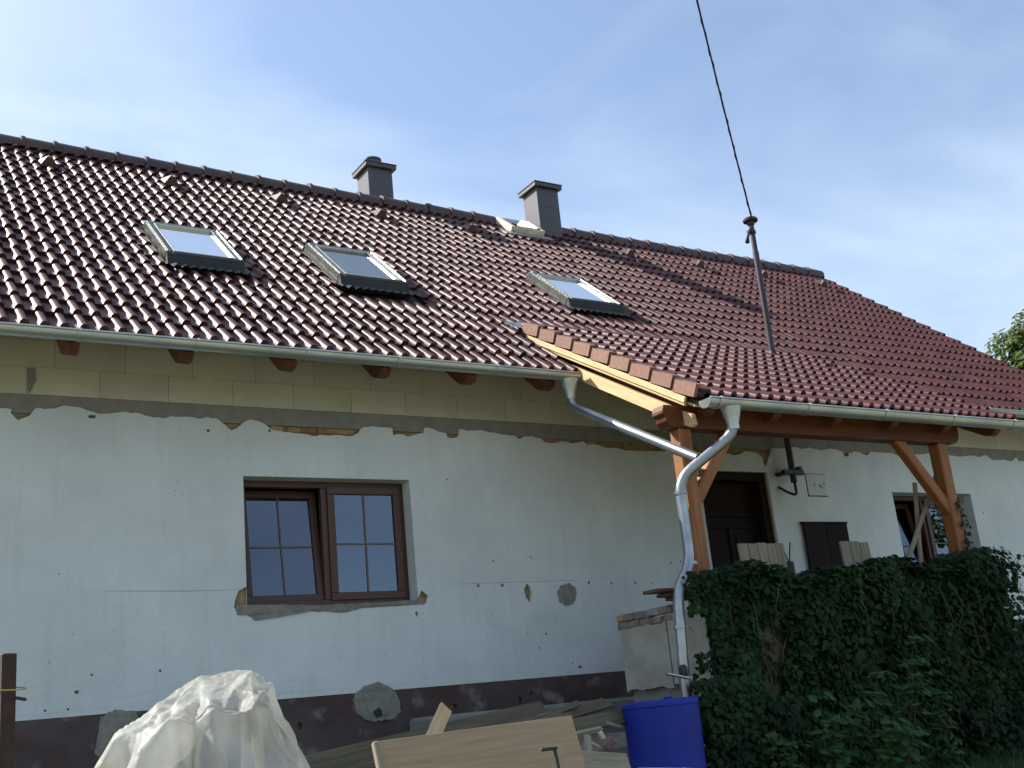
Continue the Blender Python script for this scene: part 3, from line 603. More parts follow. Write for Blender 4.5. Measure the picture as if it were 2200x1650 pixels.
# --- chimneys
def chimney(x0, y0, wx, wy, zb, zt, flue):
    c = empty('chimney', (x0+wx/2, y0+wy/2, zb), parent=house)
    m = MB(); m.box(x0, x0+wx, y0, y0+wy, zb, zt-.02, .008); m.build('shaft', 'chim', c)
    m = MB(); m.box(x0-.055, x0+wx+.055, y0-.055, y0+wy+.055, zt-.035, zt+.035, .006); m.box(x0-.065, x0+wx+.065, y0-.065, y0+wy+.065, zt+.0352, zt+.05, .004); m.build('cap', 'chim', c)
    for k in (0, 1): m = MB(); m.box(x0+.02, x0+wx-.02, y0-.004, y0-.0005, zb+.5+.45*k, zb+.507+.45*k, .0005); m.build('seam', 'chim', c)
    if flue: m = MB(); m.lathe((x0+wx/2-.02, y0+wy/2, zt+.05), [(.13, 0), (.13, .13), (.145, .135), (.145, .16), (.05, .175)], 20); m.build('flue_cap', 'chim', c, smooth=True, auto=40)
    return c
chimney(CH2[0], CH2[2], .42, .42, 6.9, 8.22, False); chimney(7.17, 14.62, .42, .42, 6.6, 8.46, True)
m = MB(); m.box(CH2[0]-.1, CH2[1]+.1, CH2[2]-.12, CH2[2]-.005, 7.18, 7.235, .01); m.build('chimney_flashing', 'lead', roof)
# --- rafters and soffit battens
rx = 1.743; rk = .925
for k in range(-5, 17):
    X = rx+rk*k
    if X < XLR+.1 or X > 16.5: continue
    m = MB(); V = []
    prof = [(0.06, -.26), (.09, -.285), (.16, -.30), (1.7, -.30), (1.7, -.15), (.02, -.15), (.02, -.22)]
    for xx in (X-.055, X+.055): V += [RM(xx, s_, h_) for s_, h_ in prof]
    n = len(prof); m.add(V, [tuple(range(n)), tuple(range(n, 2*n))[::-1]]+[(i, i+n, (i+1) % n+n, (i+1) % n) for i in range(n)], [(v[1], v[0]) for v in V]); m.build('rafter', 'larchdk', roof)
m = MB(); m.add(*slab([RM(XLR+.02, .14, -.148), RM(XRR-.05, .14, -.148), RM(XRR-.05, 1.4, -.148), RM(XLR+.02, 1.4, -.148)], 0, .02, N_M)); m.build('soffit', 'larchdk', roof)
# --- gutters
def gutter(parent, x0, x1, yc, zc, r, brackets, capL=False, name='gutter'):
    prof = []
    for j in range(13): t = pi+pi*j/12; prof.append((yc+r*cos(t), zc+r*sin(t)))
    bead = [(yc-r-.009+.009*cos(t), zc+.002+.009*sin(t)) for t in (0, pi/2, pi, 1.5*pi)]
    m = MB(); th = .004; inn = [(yc+(r-th)*cos(pi+pi*j/12), zc+(r-th)*sin(pi+pi*j/12)) for j in range(13)][::-1]
    full = prof+inn; n = len(full); V = [(x, a, c) for x in (x0, x1) for a, c in full]
    F = [(i, i+1, i+1+n, i+n) for i in range(n-1)]+[(n-1, 0, n, 2*n-1)]
    m.add(V, F); m.tube([(x0, yc-r-.004, zc+.001), (x1, yc-r-.004, zc+.001)], .0095, 8)
    g = m.build(name, 'zinc', parent, smooth=True, auto=50)
    for bx in brackets:
        m = MB(); V = []; F = []
        for dx_ in (-.011, .011):
            for j in range(13):
                t = pi+pi*j/12
                for rr in (r+.0015, r+.0075): V.append((bx+dx_, yc+rr*cos(t), zc+rr*sin(t)))
        for j in range(12):
            a = 2*j; b_ = a+26; F += [(a, a+2, a+3, a+1), (b_, b_+1, b_+3, b_+2), (a+1, a+3, b_+3, b_+1)]
        m.add(V, F); m.box(bx-.012, bx+.012, yc-r-.02, yc-r+.008, zc-.012, zc+.014, .002); m.build('bracket', 'zinc', g, smooth=False)
    for xe, on in ((x0, capL), (x1, True)):
        if on:
            m = MB(); V = [(xe+s_, a, c) for s_ in (-.004, .002) for a, c in [(yc+(r+.006)*cos(pi+pi*j/16), zc+(r+.006)*sin(pi+pi*j/16)) for j in range(17)]]; n = 17
            m.add(V, [tuple(range(n)), tuple(range(n, 2*n))[::-1]]+[(i, i+n, (i+1) % n+n, (i+1) % n) for i in range(n)]); m.build('end_cap', 'zincpipe', g)
    return g
gz_main = 3.205
brs = [onY(a, c, 8.86)[0] for a, c in ((172, 708), (427, 735), (663, 755), (860, 775), (1072, 795))]
gutter(house, XLR+.05, 6.58, 8.935, gz_main, .068, [brs[0]-.9*k for k in range(4, 0, -1)]+brs)
gutter(house, 11.3, XRR-.03, 8.935, gz_main, .068, [12.2+.92*k for k in range(5)], capL=True)

# ------------------------------------------------------------------ the porch
porch = empty('porch', (8.8, 7.6, .5), 'timber porch with orange-brown posts under a shallow tiled lean-to roof', 'porch')
YB0, YB1 = 7.5, 7.64; ymid = 7.57
PLX, PRX = 6.635, 10.16
for X in (PLX, PRX):
    m = MB(); m.box(X-.07, X+.07, YB0, YB1, .5, 2.279, .012); m.build('post', 'larch', porch)
m = MB(); V = []; prof = [(6.42, 2.48), (6.40, 2.43), (6.40, 2.405), (6.425, 2.375), (6.435, 2.335), (6.47, 2.29), (6.50, 2.28), (10.32, 2.28), (10.38, 2.285), (10.43, 2.32), (10.45, 2.36), (10.46, 2.48)]
n = len(prof)
for yy in (YB0-.004, YB1+.004): V += [(a, yy, c) for a, c in prof]
m.add(V, [tuple(range(n)), tuple(range(n, 2*n))[::-1]]+[(i, i+n, (i+1) % n+n, (i+1) % n) for i in range(n)], [(v[0], v[2]+v[1]) for v in V]); m.build('beam', 'beam', porch)
for p0, p1 in (((PLX+.03, ymid, 1.60), (PLX+.60, ymid, 2.32)), ((PRX-.03, ymid, 1.56), (PRX-.66, ymid, 2.32))):
    m = MB(); m.beam(p0, p1, .10, .12, up=(0, 1, 0) if False else (0, 0, 1), ch=.012); m.build('brace', 'larch', porch)
proof = empty('porch_roof', RP(8.9, 0, 0), parent=porch)
for X in list(np.linspace(6.85, 10.95, 6)):
    m = MB(); V = []; prof = [(.10, -.245), (.14, -.265), (.2, -.27), (3.2, -.27), (3.2, -.15), (.06, -.15), (.07, -.2)]
    for xx in (X-.05, X+.05): V += [RP(xx, s_, h_) for s_, h_ in prof]
    n = len(prof); m.add(V, [tuple(range(n)), tuple(range(n, 2*n))[::-1]]+[(i, i+n, (i+1) % n+n, (i+1) % n) for i in range(n)], [(v[1], v[0]) for v in V]); m.build('rafter', 'larchdk', proof)
m = MB(); m.add(*slab([RP(PX0+.02, .03, -.148), RP(PX1-.03, .03, -.148), RP(PX1-.03, 3.0, -.148), RP(PX0+.02, 3.0, -.148)], 0, .02, N_P)); m.build('soffit', 'pine', proof)
m = MB(); m.add(*slab([RP(PX0+.03, .02, -.126), RP(PX1-.03, .02, -.126), RP(PX1-.03, 3.1, -.126), RP(PX0+.03, 3.1, -.126)], 0, .04, N_P)); m.build('sheathing', 'under', proof)
xt0 = PX0+.1875; nx = int((PX1-PX0)/.3+.3)
for row in range(10):
    s = row*.335-.01
    for k in range(nx):
        X = xt0+.3*k; inst('tile', tp_me, RP(X, s, -.055)+N_P*rng.uniform(-.002, .002)+U_P*rng.uniform(-.004, .004), proof)
# verge tiles down the left edge
for row in range(9):
    s = row*.335-.012; m = MB(); h1 = .052; xe = PX0-.015; a0, a1 = RP(0, s, 0)*0, 0
    lo_ = xe-.036; up_ = xe-.02; L_ = .327; zb_ = -.066
    V = [RP(lo_, s, h1+.014), RP(xe+.07, s, h1+.014), RP(xe+.07, s+.36, h1-.016), RP(up_, s+.36, h1-.018), RP(lo_, s, zb_+.012), RP(up_, s+L_, zb_-.014), RP(up_, s+L_, h1-.014),
         RP(xe, s, h1-.006), RP(xe, s+L_, h1-.03), RP(xe, s, zb_+.012), RP(xe, s+L_, zb_-.014)]
    F = [(0, 1, 2, 3), (0, 6, 5, 4), (0, 3, 6), (0, 4, 9, 7), (7, 9, 10, 8), (6, 8, 10, 5), (4, 5, 10, 9), (0, 7, 1)]
    m.add(V, F); m.build('verge_tile', 'verge', proof)
# fresh pine boards under the verge
m = MB(); m.beam(RP(PX0-.015, .12, -.112), RP(PX0-.015, 3.0, -.112), .03, .06, up=N_P); m.build('verge_batten', 'pine', proof)
m = MB(); m.beam(RP(PX0+.004, .13, -.155), RP(PX0+.004, 3.0, -.155), .03, .03, up=N_P); m.build('verge_batten', 'pine', proof)
m = MB(); V = []; prof = [(.0, -.30), (.03, -.335), (.10, -.34), (2.1, -.34), (2.12, -.225), (.06, -.225)]
for xx in (PX0+.03, PX0+.075): V += [RP(xx, s_, h_) for s_, h_ in prof]
n = len(prof); m.add(V, [tuple(range(n)), tuple(range(n, 2*n))[::-1]]+[(i, i+n, (i+1) % n+n, (i+1) % n) for i in range(n)], [(v[1]*1.15, v[2]-v[1]*.58) for v in V]); m.build('barge_board', 'pine', proof)
# lead at the top of the porch verge
m = MB(); V = []; F = []
for i in range(5):
    for j in range(5): V.append(RM(PX0-.16+.07*j, 1.14+.06*i, .02+.012*sin(i*2.+j*1.3)))
F = [(i*5+j, i*5+j+1, i*5+j+6, i*5+j+5) for i in range(4) for j in range(4)]; m.add(V, F); m.build('flashing', 'lead', proof, smooth=True)
gutter(porch, 6.57, 11.06, 7.12, 2.432, .074, [onY(a, c, 7.05)[0] for a, c in ((1552, 875), (1742, 885), (1908, 900), (2055, 912), (2182, 915))], capL=True)

# --- rain pipes
pipe = empty('downpipe', (6.3, 7.4, -.85), parent=porch)
def arc(P, rad=.12, n=6):
    """polyline with rounded corners"""
    P = [np.array(p, float) for p in P]; R = [P[0]]
    for a, b_, c in zip(P, P[1:], P[2:]):
        d0 = a-b_; l0 = np.linalg.norm(d0); d0 /= l0; d1 = c-b_; l1 = np.linalg.norm(d1); d1 /= l1
        k = min(rad, l0*.45, l1*.45); p0 = b_+d0*k; p1 = b_+d1*k
        for i in range(n+1): t = i/n; R.append((1-t)**2*p0+2*t*(1-t)*b_+t*t*p1)
    R.append(P[-1]); return R
PR = .046
o1 = onY(1222, 815, 8.935); J = onY(1497, 982, 7.33); o2 = onY(1570, 880, 7.12)
tA = np.array([o1[0], 8.935, 3.10]); eA = onY(1222, 868, 8.86)
m = MB(); m.tube(arc([tA, tA*[1, 1, 0]+[0, 0, eA[2]], J+np.array([.02, .0, -.01])], .14), PR, 16); m.build('branch_pipe', 'zincpipe', pipe, smooth=True, auto=50)
m = MB(); tB = np.array([o2[0], 7.12, 2.36]); eB = np.array([o2[0]+.0, 7.13, 2.14]); eC = onY(1458, 1030, 7.42); base = onY(1487, 1218, 7.42)
e1 = np.array([eC[0], 7.42, 1.05]); 
m.tube(arc([tB, eB, eC, e1, onY(1455, 1268, 7.33), onY(1472, 1480, 7.36), onY(1476, 1480, 7.36)*[1, 1, 0]+[0, 0, -.8]], .15), PR, 16); m.build('main_pipe', 'zincpipe', pipe, smooth=True, auto=50)
for (cx, cy, cz), nm in (((o1[0], 8.935, gz_main), 'outlet'), ((o2[0], 7.12, 2.432), 'outlet')):
    m = MB(); m.lathe((cx, cy, cz-.26), [(.052, 0), (.054, .06), (.075, .13), (.09, .20)], 20); m.build(nm, 'zinc', pipe, smooth=True, auto=50)
for a, c in ((1464, 1058), (1487, 1209), (1462, 1348)):
    p = onY(a, c, 7.4); p = np.array([eC[0] if c < 1215 else onY(1461, 1348, 7.34)[0], 7.42 if c < 1215 else 7.345, p[2]])
    m = MB(); m.lathe(p, [(PR+.002, -.016), (PR+.009, -.014), (PR+.009, .014), (PR+.002, .016)], 18); m.box(p[0]+PR, p[0]+PR+.03, p[1]-.008, p[1]+.008, p[2]-.01, p[2]+.01, .002); m.build('pipe_clip', 'zincpipe', pipe, smooth=True, auto=40)
p = onY(1466, 1442, 7.3)   # diverter flap
m = MB(); m.cbox(p+np.array([-.07, -.02, -.035]), ((.9, -.25, -.25), (.25, .9, 0), (.25, .0, .95)), (.10, .045, .006), .004); m.build('diverter_flap', 'zinc', pipe)
m = MB(); m.lathe(p+np.array([.0, -.012, 0]), [(.02, -.05), (.034, -.03), (.034, .03), (.02, .05)], 14); m.build('diverter_opening', 'black', pipe, smooth=True)

# ------------------------------------------------------------------ terrace
ter = empty('terrace', (8.7, 8.6, -.9), 'raised terrace with concrete slab flank and stone top beside the rain pipe', 'terrace')
m = MB(); V = []; pl_ = [(6.56, 7.42), (10.3, 7.42), (10.3, 9.94), (7.75, 9.94), (7.75, 8.62), (6.56, 8.62)]; n = 6
for zz in (-.95, .5): V += [(a, c, zz) for a, c in pl_]
m.add(V, [tuple(range(n))[::-1], tuple(range(n, 2*n))]+[(i, (i+1) % n, (i+1) % n+n, i+n) for i in range(n)]); m.build('base', 'concrete', ter)
m = MB(); m.box(6.62, 10.28, 7.28, 7.415, -.95, .88, .02); m.build('front_wall', 'bark', ter)
# two concrete slabs of the flank, ragged foot
for (ya, yb, zt, s_) in ((7.95, 8.62, .635, 1), (7.42, 7.93, .70, 2)):
    q = random.Random(s_); pts = [(ya, zt), (yb, zt-.01)]+[(yb-(yb-ya)*i/9, .075+q.uniform(-.015, .02)) for i in range(10)]; n = len(pts); m = MB()
    V = [(xx, a, c) for xx in (6.49, 6.555) for a, c in pts]; m.add(V, [tuple(range(n)), tuple(range(n, 2*n))[::-1]]+[(i, i+n, (i+1) % n+n, (i+1) % n) for i in range(n)]); m.build('slab', 'slab', ter)
q = random.Random(11)
def stone(name, c, sz, m_, parent, seed, **kw):
    """rough hewn lump: jittered chamfered box"""
    qq = random.Random(seed); mb = MB(); mb.cbox((0, 0, 0), ((1, 0, 0), (0, 1, 0), (0, 0, 1)), sz, min(sz)*.35); mb.uv = {}
    mb.v = [tuple(np.array(v)*[1+qq.uniform(-.14, .14) for _ in range(3)]+np.array(c)) for v in mb.v]; return mb.build(name, m_, parent, **kw)
for row, (z0, hz, n) in enumerate(((.655, .032, 5), (.728, .036, 6))):
    yy = 8.66
    for i in range(n):
        w_ = .62/n*1.9*(.5+q.random()*.45)
        if yy-w_ < 7.45: break
        if not (row == 0 and yy < 7.95): stone('stone', (6.535+q.uniform(-.012, .01), yy-w_/2, z0+q.uniform(-.004, .004)), (.05, w_/2*.95, hz), 'brick' if (row == 1 and i in (0, )) else 'stone', ter, 100+row*10+i)
        yy -= w_+.006
# loose boards on the flank
for i, (za, xa, xb, m_) in enumerate(((.86, 6.13, 6.95, 'redboard'), (.825, 6.26, 6.9, 'greywood'), (.795, 6.34, 6.95, 'redboard'))):
    m = MB(); m.cbox(((xa+xb)/2, 7.66+.02*i, za), ((1, .05*i, 0), (0, 1, 0), (0, 0, 1)), ((xb-xa)/2, .10-.02*i, .014), .003)
    m.build('board', m_, label=['topmost red-brown board jutting left beside the downpipe elbow', 'middle weathered board stacked beside the downpipe elbow', 'lowest short red-brown board under the stack by the downpipe'][i], cat='board', group='boards stacked on the terrace flank')
# footing strip along the wall
m = MB(); m.box(4.9, 7.7, 9.45, YW-.03, -.9, .03, .03); m.build('footing', 'concrete', house)

# stacks of boards and boards standing on the terrace
def boardpanel(p, n, w, h, lean, label):
    e = empty('board_stack', p, label, 'boards', 'upright board panels on the terrace')
    for i in range(n):
        m = MB(); x = p[0]+w*(i+.5); m.cbox((x, p[1]+rng.uniform(-.006, .006)+lean/2, p[2]+h/2+rng.uniform(-.01, .008)), ((0, lean/h, 1), (1, 0, 0), (0, 1, 0)), (h/2, w/2-.002, .014), .003); m.build('plank', 'oldwood', e)
boardpanel((7.62, 8.05, .5), 5, .118, .835, .05, 'pale upright plank panel standing in front of the dark door')
boardpanel((9.02, 8.05, .5), 3, .135, .84, .05, 'pale upright plank panel right of the dark brown board')
m = MB(); m.cbox((7.50, 8.02, .5+.27), ((0, 0, 1), (1, 0, 0), (0, 1, 0)), (.27, .085, .03), .005); m.build('block_board', 'greywood', label='short dark plank offcut standing left of the tall plank panel', cat='plank')
e = empty('dark_board', (10.84, YW-.06, .5), 'dark brown two-leaf board leaning on the white wall under the meter cover', 'board')
for i in range(2):
    m = MB(); m.box(10.455+.385*i, 10.455+.385*i+.382, YW-.05, YW-.02, .5, 1.868-.004*i, .004); m.build('leaf', 'darkboard', e)
m = MB(); m.box(10.43, 11.24, YW-.052, YW-.012, 1.8695, 1.895, .003); m.build('top_rail', 'darkboard', e)
# slats leaning on the right-hand post
for (a, c, d_, lab) in (((1965, 1037), (1978, 1200), 7.8, 'thin pale slat standing upright in front of the right-hand window'), ((2024, 983), (1955, 1190), 7.72, 'thin pale slat leaning against the right porch post')):
    p1 = onY(*a, d_); p0 = onY(*c, d_+.05); dd = (p0-p1)/(p1[2]-p0[2]); p0 = p1+dd*(p1[2]-.5)
    m = MB(); m.beam(p0, p1, .05, .025, up=(0, -1, .01), ch=.003); m.build('slat', 'oldwood', label=lab, cat='slat', group='slats by the right porch post')
m = MB(); p = onY(1694, 1200, 8.6); m.lathe((p[0], p[1], .9), [(.045, 0), (.05, .02), (.05, .3), (.045, .32)], 12)
m.tube([(p[0], p[1], 1.2), (p[0]+.06, p[1], 1.42)], .008, 6); m.tube([(p[0], p[1], 1.2), (p[0]-.07, p[1], 1.40)], .006, 6)
m.tube([(p[0], p[1], .5), (p[0], p[1], .92)], .03, 8); m.build('tool_can', 'black', label='small black can with two sticks beside the tall plank panel', cat='can')

# ------------------------------------------------------------------ service mast and cable
MY = 9.80; MX = 10.30
mast = empty('service_mast', (MX, MY, 2.3), 'dark steel service mast rising through the porch roof', 'mast')
ztop = 5.84
m = MB(); m.tube([(MX, MY, 2.36), (MX, MY, 3.6), (MX, MY, ztop-.42)], .040, 14); m.tube([(MX, MY, ztop-.45), (MX, MY, ztop)], .034, 14); m.build('tube', 'mast', mast, smooth=True, auto=50)
m = MB(); m.lathe((MX, MY, ztop), [(.036, -.05), (.05, -.03), (.05, 0), (.095, .01), (.10, .035), (.075, .06), (.03, .075)], 20); m.build('weather_head', 'mast', mast, smooth=True, auto=50)
m = MB(); m.lathe((MX, MY, ztop-.14), [(.036, -.025), (.047, -.02), (.047, .02), (.036, .025)], 16); m.box(MX-.09, MX-.03, MY-.02, MY+.02, ztop-.155, ztop-.125, .004); m.build('clamp', 'mast', mast)
m = MB(); m.tube([(MX-.05, MY-.03, ztop-.1), (MX-.10, MY-.04, ztop-.17), (MX-.15, MY-.05, ztop-.25), (MX-.17, MY-.05, ztop-.33)], [.012, .016, .02, .03], 8); m.build('cable_tail', 'cable', mast, smooth=True)
fz = ZP+(MY-YP)*tan(TP)
m = MB(); m.lathe((MX, MY, fz-.02), [(.075, -.03), (.065, .0), (.05, .02), (.043, .05)], 16); m.build('collar', 'aludark', mast, smooth=True, auto=50)
m = MB(); m.box(MX-.17, MX+.17, MY-.035, MY+.03, 2.455, 2.515, .006); m.box(MX+.09, MX+.15, MY-.03, YW-.01, 2.50, 2.56, .006); m.box(MX-.15, MX-.09, MY-.03, YW-.01, 2.46, 2.5, .006); m.build('wall_bracket', 'black', mast)
m = MB(); m.tube(arc([(MX+.01, MY, 2.38), (MX+.01, MY, 2.20), (MX-.07, MY+.05, 2.24), (MX-.12, YW-.01, 2.33)], .05), .016, 10); m.build('conduit', 'black', mast, smooth=True)
P0 = np.array([MX-.03, MY-.06, ztop+.02]); P1 = onY(1497, 0, 8.0); PE = P1+(P1-P0)*1.6+np.array([0, 0, .9]); PMID = onY(1560, 265, 6.6)
cab = []
for i in range(25):
    t = i/24; cab.append(P0*(1-t)+P1*t+np.array([0, 0, -1])*.05*sin(pi*t))
sh_ = onY(1557, 250, 6.6)
cab += [P1+(P1-P0)*k+np.array([0, 0, .05*k*k]) for k in (.15, .35, .6, 1., 1.6, 3, 5, 8)]
m = MB(); m.tube(cab, .011, 8); tw_ = []
for i, c in enumerate(cab[:26]): tw_.append(c+np.array([.016*sin(i*2.2), 0, .016*cos(i*2.2)]))
m.tube(tw_, .008, 6); m.build('service_cable', 'cable', smooth=True, label='black twisted cable running from the mast head up out of the picture', cat='cable')

# ------------------------------------------------------------------ yard things
# iron post with a loop of wire
ip = empty('iron_post', (.578, 4., gz(.5, 4)), 'dark rusty iron post with wire loop at the left edge', 'post')
m = MB(); m.cbox((.578, 4.0, (gz(.5, 4)+.33)/2), ((0, 0, 1), (1, .15, 0), (-.15, 1, 0)), ((.33-gz(.5, 4))/2, .0225, .0225), .003); m.build('upright', 'rust', ip)
m = MB(); c0 = onY(18, 1480, 3.97)
m.tube([c0+np.array([.04*cos(t)*1.3-.02*0, .035*sin(t)-.005, .012*sin(t*1.0+1)-.012*cos(t)]) for t in np.linspace(0, 2*pi, 22)], .0022, 6); m.build('wire_loop', 'wire', ip, smooth=True)
m = MB(); m.beam(onY(33, 1499, 3.98), onY(56, 1503, 3.96), .012, .01); m.build('peg', 'black', ip)
# blue drum
bx_, by_ = 5.50, 6.92; zb = gz(bx_, by_); zt = -.02; hb = zt-zb
dr_ = empty('plastic_drum', (bx_, by_, zb), 'blue plastic drum under the downpipe beside the ivy', 'drum')
R_ = .278; prof = [(.25, 0), (.268, .012), (R_, .05), (R_, hb*.26), (R_+.01, hb*.28), (R_+.01, hb*.31), (R_, hb*.33), (R_, hb*.6), (R_+.003, hb*.8), (R_+.002, hb-.05), (R_+.008, hb-.045), (R_+.008, hb-.02), (R_, hb-.008), (R_-.012, hb)]
m = MB(); m.lathe((bx_, by_, zb), prof, 48); m.build('body', 'barrel', dr_, smooth=True, auto=35)
m = MB(); m.lathe((bx_+.12, by_+.05, zt), [(.035, 0), (.035, .012), (.03, .016)], 16); m.build('bung', 'barrel', dr_, smooth=True, auto=35)
# pale wooden panel leaning in front of the lumber
def quadboard(name, pts, thick, m_, **kw):
    P = [np.array(p, float) for p in pts]; nrm = np.cross(P[1]-P[0], P[3]-P[0]); nrm /= np.linalg.norm(nrm)
    if nrm[1] < 0: nrm = -nrm
    m = MB(); V = P+[p+nrm*thick for p in P]; a = P[1]-P[0]; a /= np.linalg.norm(a); o_ = rng.random()*9
    up = np.cross(a, nrm); UV = [((v-P[0])@a+o_, (v-P[0])@up+(v-P[0])@nrm) for v in V]
    m.add(V, [(0, 1, 2, 3), (7, 6, 5, 4), (0, 4, 5, 1), (1, 5, 6, 2), (2, 6, 7, 3), (3, 7, 4, 0)], UV)
    o = m.build(name, m_, **kw); bv = o.modifiers.new('bevel', 'BEVEL'); bv.width = .004; bv.segments = 2; return o
def dropto(p, dy): z = gz(p[0], p[1]+dy)+.0; return np.array([p[0]+.02, p[1]+dy, z])
A, B_ = onY(812, 1592, 6.0), onY(1228, 1536, 6.25)
dp = empty('timber_sheet', (3.5, 5.9, gz(3.5, 5.9)), 'broad pale wooden panel leaning in front of the lumber heap', 'panel')
quadboard('face', [A, B_, dropto(B_, -.28), dropto(A, -.28)], .035, 'plywood', parent=dp)
m = MB(); m.beam(A+np.array([-.02, .0, -.004]), dropto(A, -.28)+np.array([-.02, 0, 0]), .03, .045, up=(0, 1, 0)); m.build('end_lipping', 'oldwood', dp)
c = onY(1172, 1620, 6.02); m = MB(); m.beam(c+np.array([-.09, -.1, .03]), c+np.array([.02, -.1, .03]), .02, .02); m.beam(c+np.array([0, -.105, .02]), c+np.array([0, -.13, -.09]), .018, .018); m.build('latch', 'black', dp)
def lplank(pa, pb, w, th, m_, label, up=(0, -.5, .85)):
    m = MB(); m.beam(pa, pb, w, th, up=up, ch=.004); return m.build('plank', m_, label=label, cat='plank', group='loose planks heaped by the wall')
lplank(onY(925, 1595, 6.9), onY(958, 1520, 7.1), .10, .025, 'pine', 'short pale upright plank stub behind the wooden panel', up=(0, -1, .1))
lplank(onY(640, 1660, 7.6), onY(1175, 1530, 7.9), .22, .03, 'greywood', 'long olive plank lying below the dark plinth', up=(0, -.8, .6))
lplank(onY(1130, 1560, 7.3), onY(1305, 1510, 7.7), .12, .03, 'greywood', 'grey plank slanting right behind the wooden panel', up=(0, -.6, .8))
lplank(onY(1170, 1545, 7.6), onY(1290, 1515, 7.9), .16, .03, 'oldwood', 'pale flat plank under the slanting grey plank', up=(0, -.3, .95))
lplank(onY(1232, 1560, 6.9), onY(1345, 1540, 7.1), .11, .03, 'greywood', 'dark short plank between the panel and the blue drum', up=(0, -.8, .5))
lplank(onY(1236, 1578, 6.7), onY(1292, 1566, 6.75), .035, .03, 'oldwood', 'thin pale batten above the cut board right of the panel')
lplank(onY(1288, 1572, 6.62), onY(1297, 1588, 6.6), .03, .03, 'foam', 'tiny white offcut at the tip of the thin batten', up=(0, -1, .1))
lplank(onY(1262, 1580, 6.6), onY(1268, 1650, 6.5), .05, .025, 'oldwood', 'narrow upright batten right of the wooden panel', up=(0, -1, .1))
A2, B2 = onY(1238, 1611, 6.2), onY(1346, 1618, 6.3)
quadboard('cut_board', [A2, B2, dropto(B2, -.2), dropto(A2, -.2)], .03, 'oldwood', label='pale cut board standing between the wooden panel and the drum', cat='board')
for i, (a, c, Y, sz) in enumerate(((1180, 1640, 7.3, .3), (1290, 1620, 7.1, .28), (1000, 1640, 7.4, .3), (1330, 1570, 8.2, .3), (1230, 1560, 8.3, .28))):
    p = onY(a, c, Y); z0 = gz(p[0], Y); stone('rubble_block', (p[0], Y+.3, (z0+p[2])/2-.05), (sz*1.3, sz, (p[2]-z0)/2), 'stone', None, 300+i, label=['broken stone block hidden in the heap behind the wooden panel', 'stone block in the dark gap left of the drum', 'stone block low behind the middle of the wooden panel', 'stone block in shade behind the blue drum', 'stone block below the footing behind the slanting planks'][i], cat='stone', group='rubble under the planks')
c = onY(1440, 1652, 6.45); stone('stone_lump', (c[0], 6.5, (gz(6, 6.5)+c[2])/2), (.2, .12, (c[2]-gz(6, 6.5))/2+.005), 'foam', None, 77, label='pale rough lump in front of the blue drum', cat='stone')

for (a, c, Y, m_, dx_, dz_, w_, lab) in ((1150, 1556, 6.9, 'redboard', .09, .01, .04, 'red-brown wood offcut lying on the olive plank'), (1310, 1600, 6.7, 'redboard', .05, .02, .04, 'small red-brown offcut beside the blue drum'), (1275, 1598, 6.75, 'pine', .06, -.03, .025, 'yellowish splinter right of the narrow upright batten'), (1215, 1522, 7.5, 'greywood', .14, .03, .05, 'dark offcut on top of the slanting planks'), (1320, 1558, 7.0, 'oldwood', .08, -.02, .03, 'thin grey offcut left of the drum rim')):
    q_ = onY(a, c, Y); m = MB(); m.beam(q_-np.array([dx_, .02, dz_]), q_+np.array([dx_, .02, dz_]), w_, .016, up=(.1, -.7, .7), ch=.002); m.build('wood_offcut', m_, label=lab, cat='offcut', group='offcuts between panel and drum')
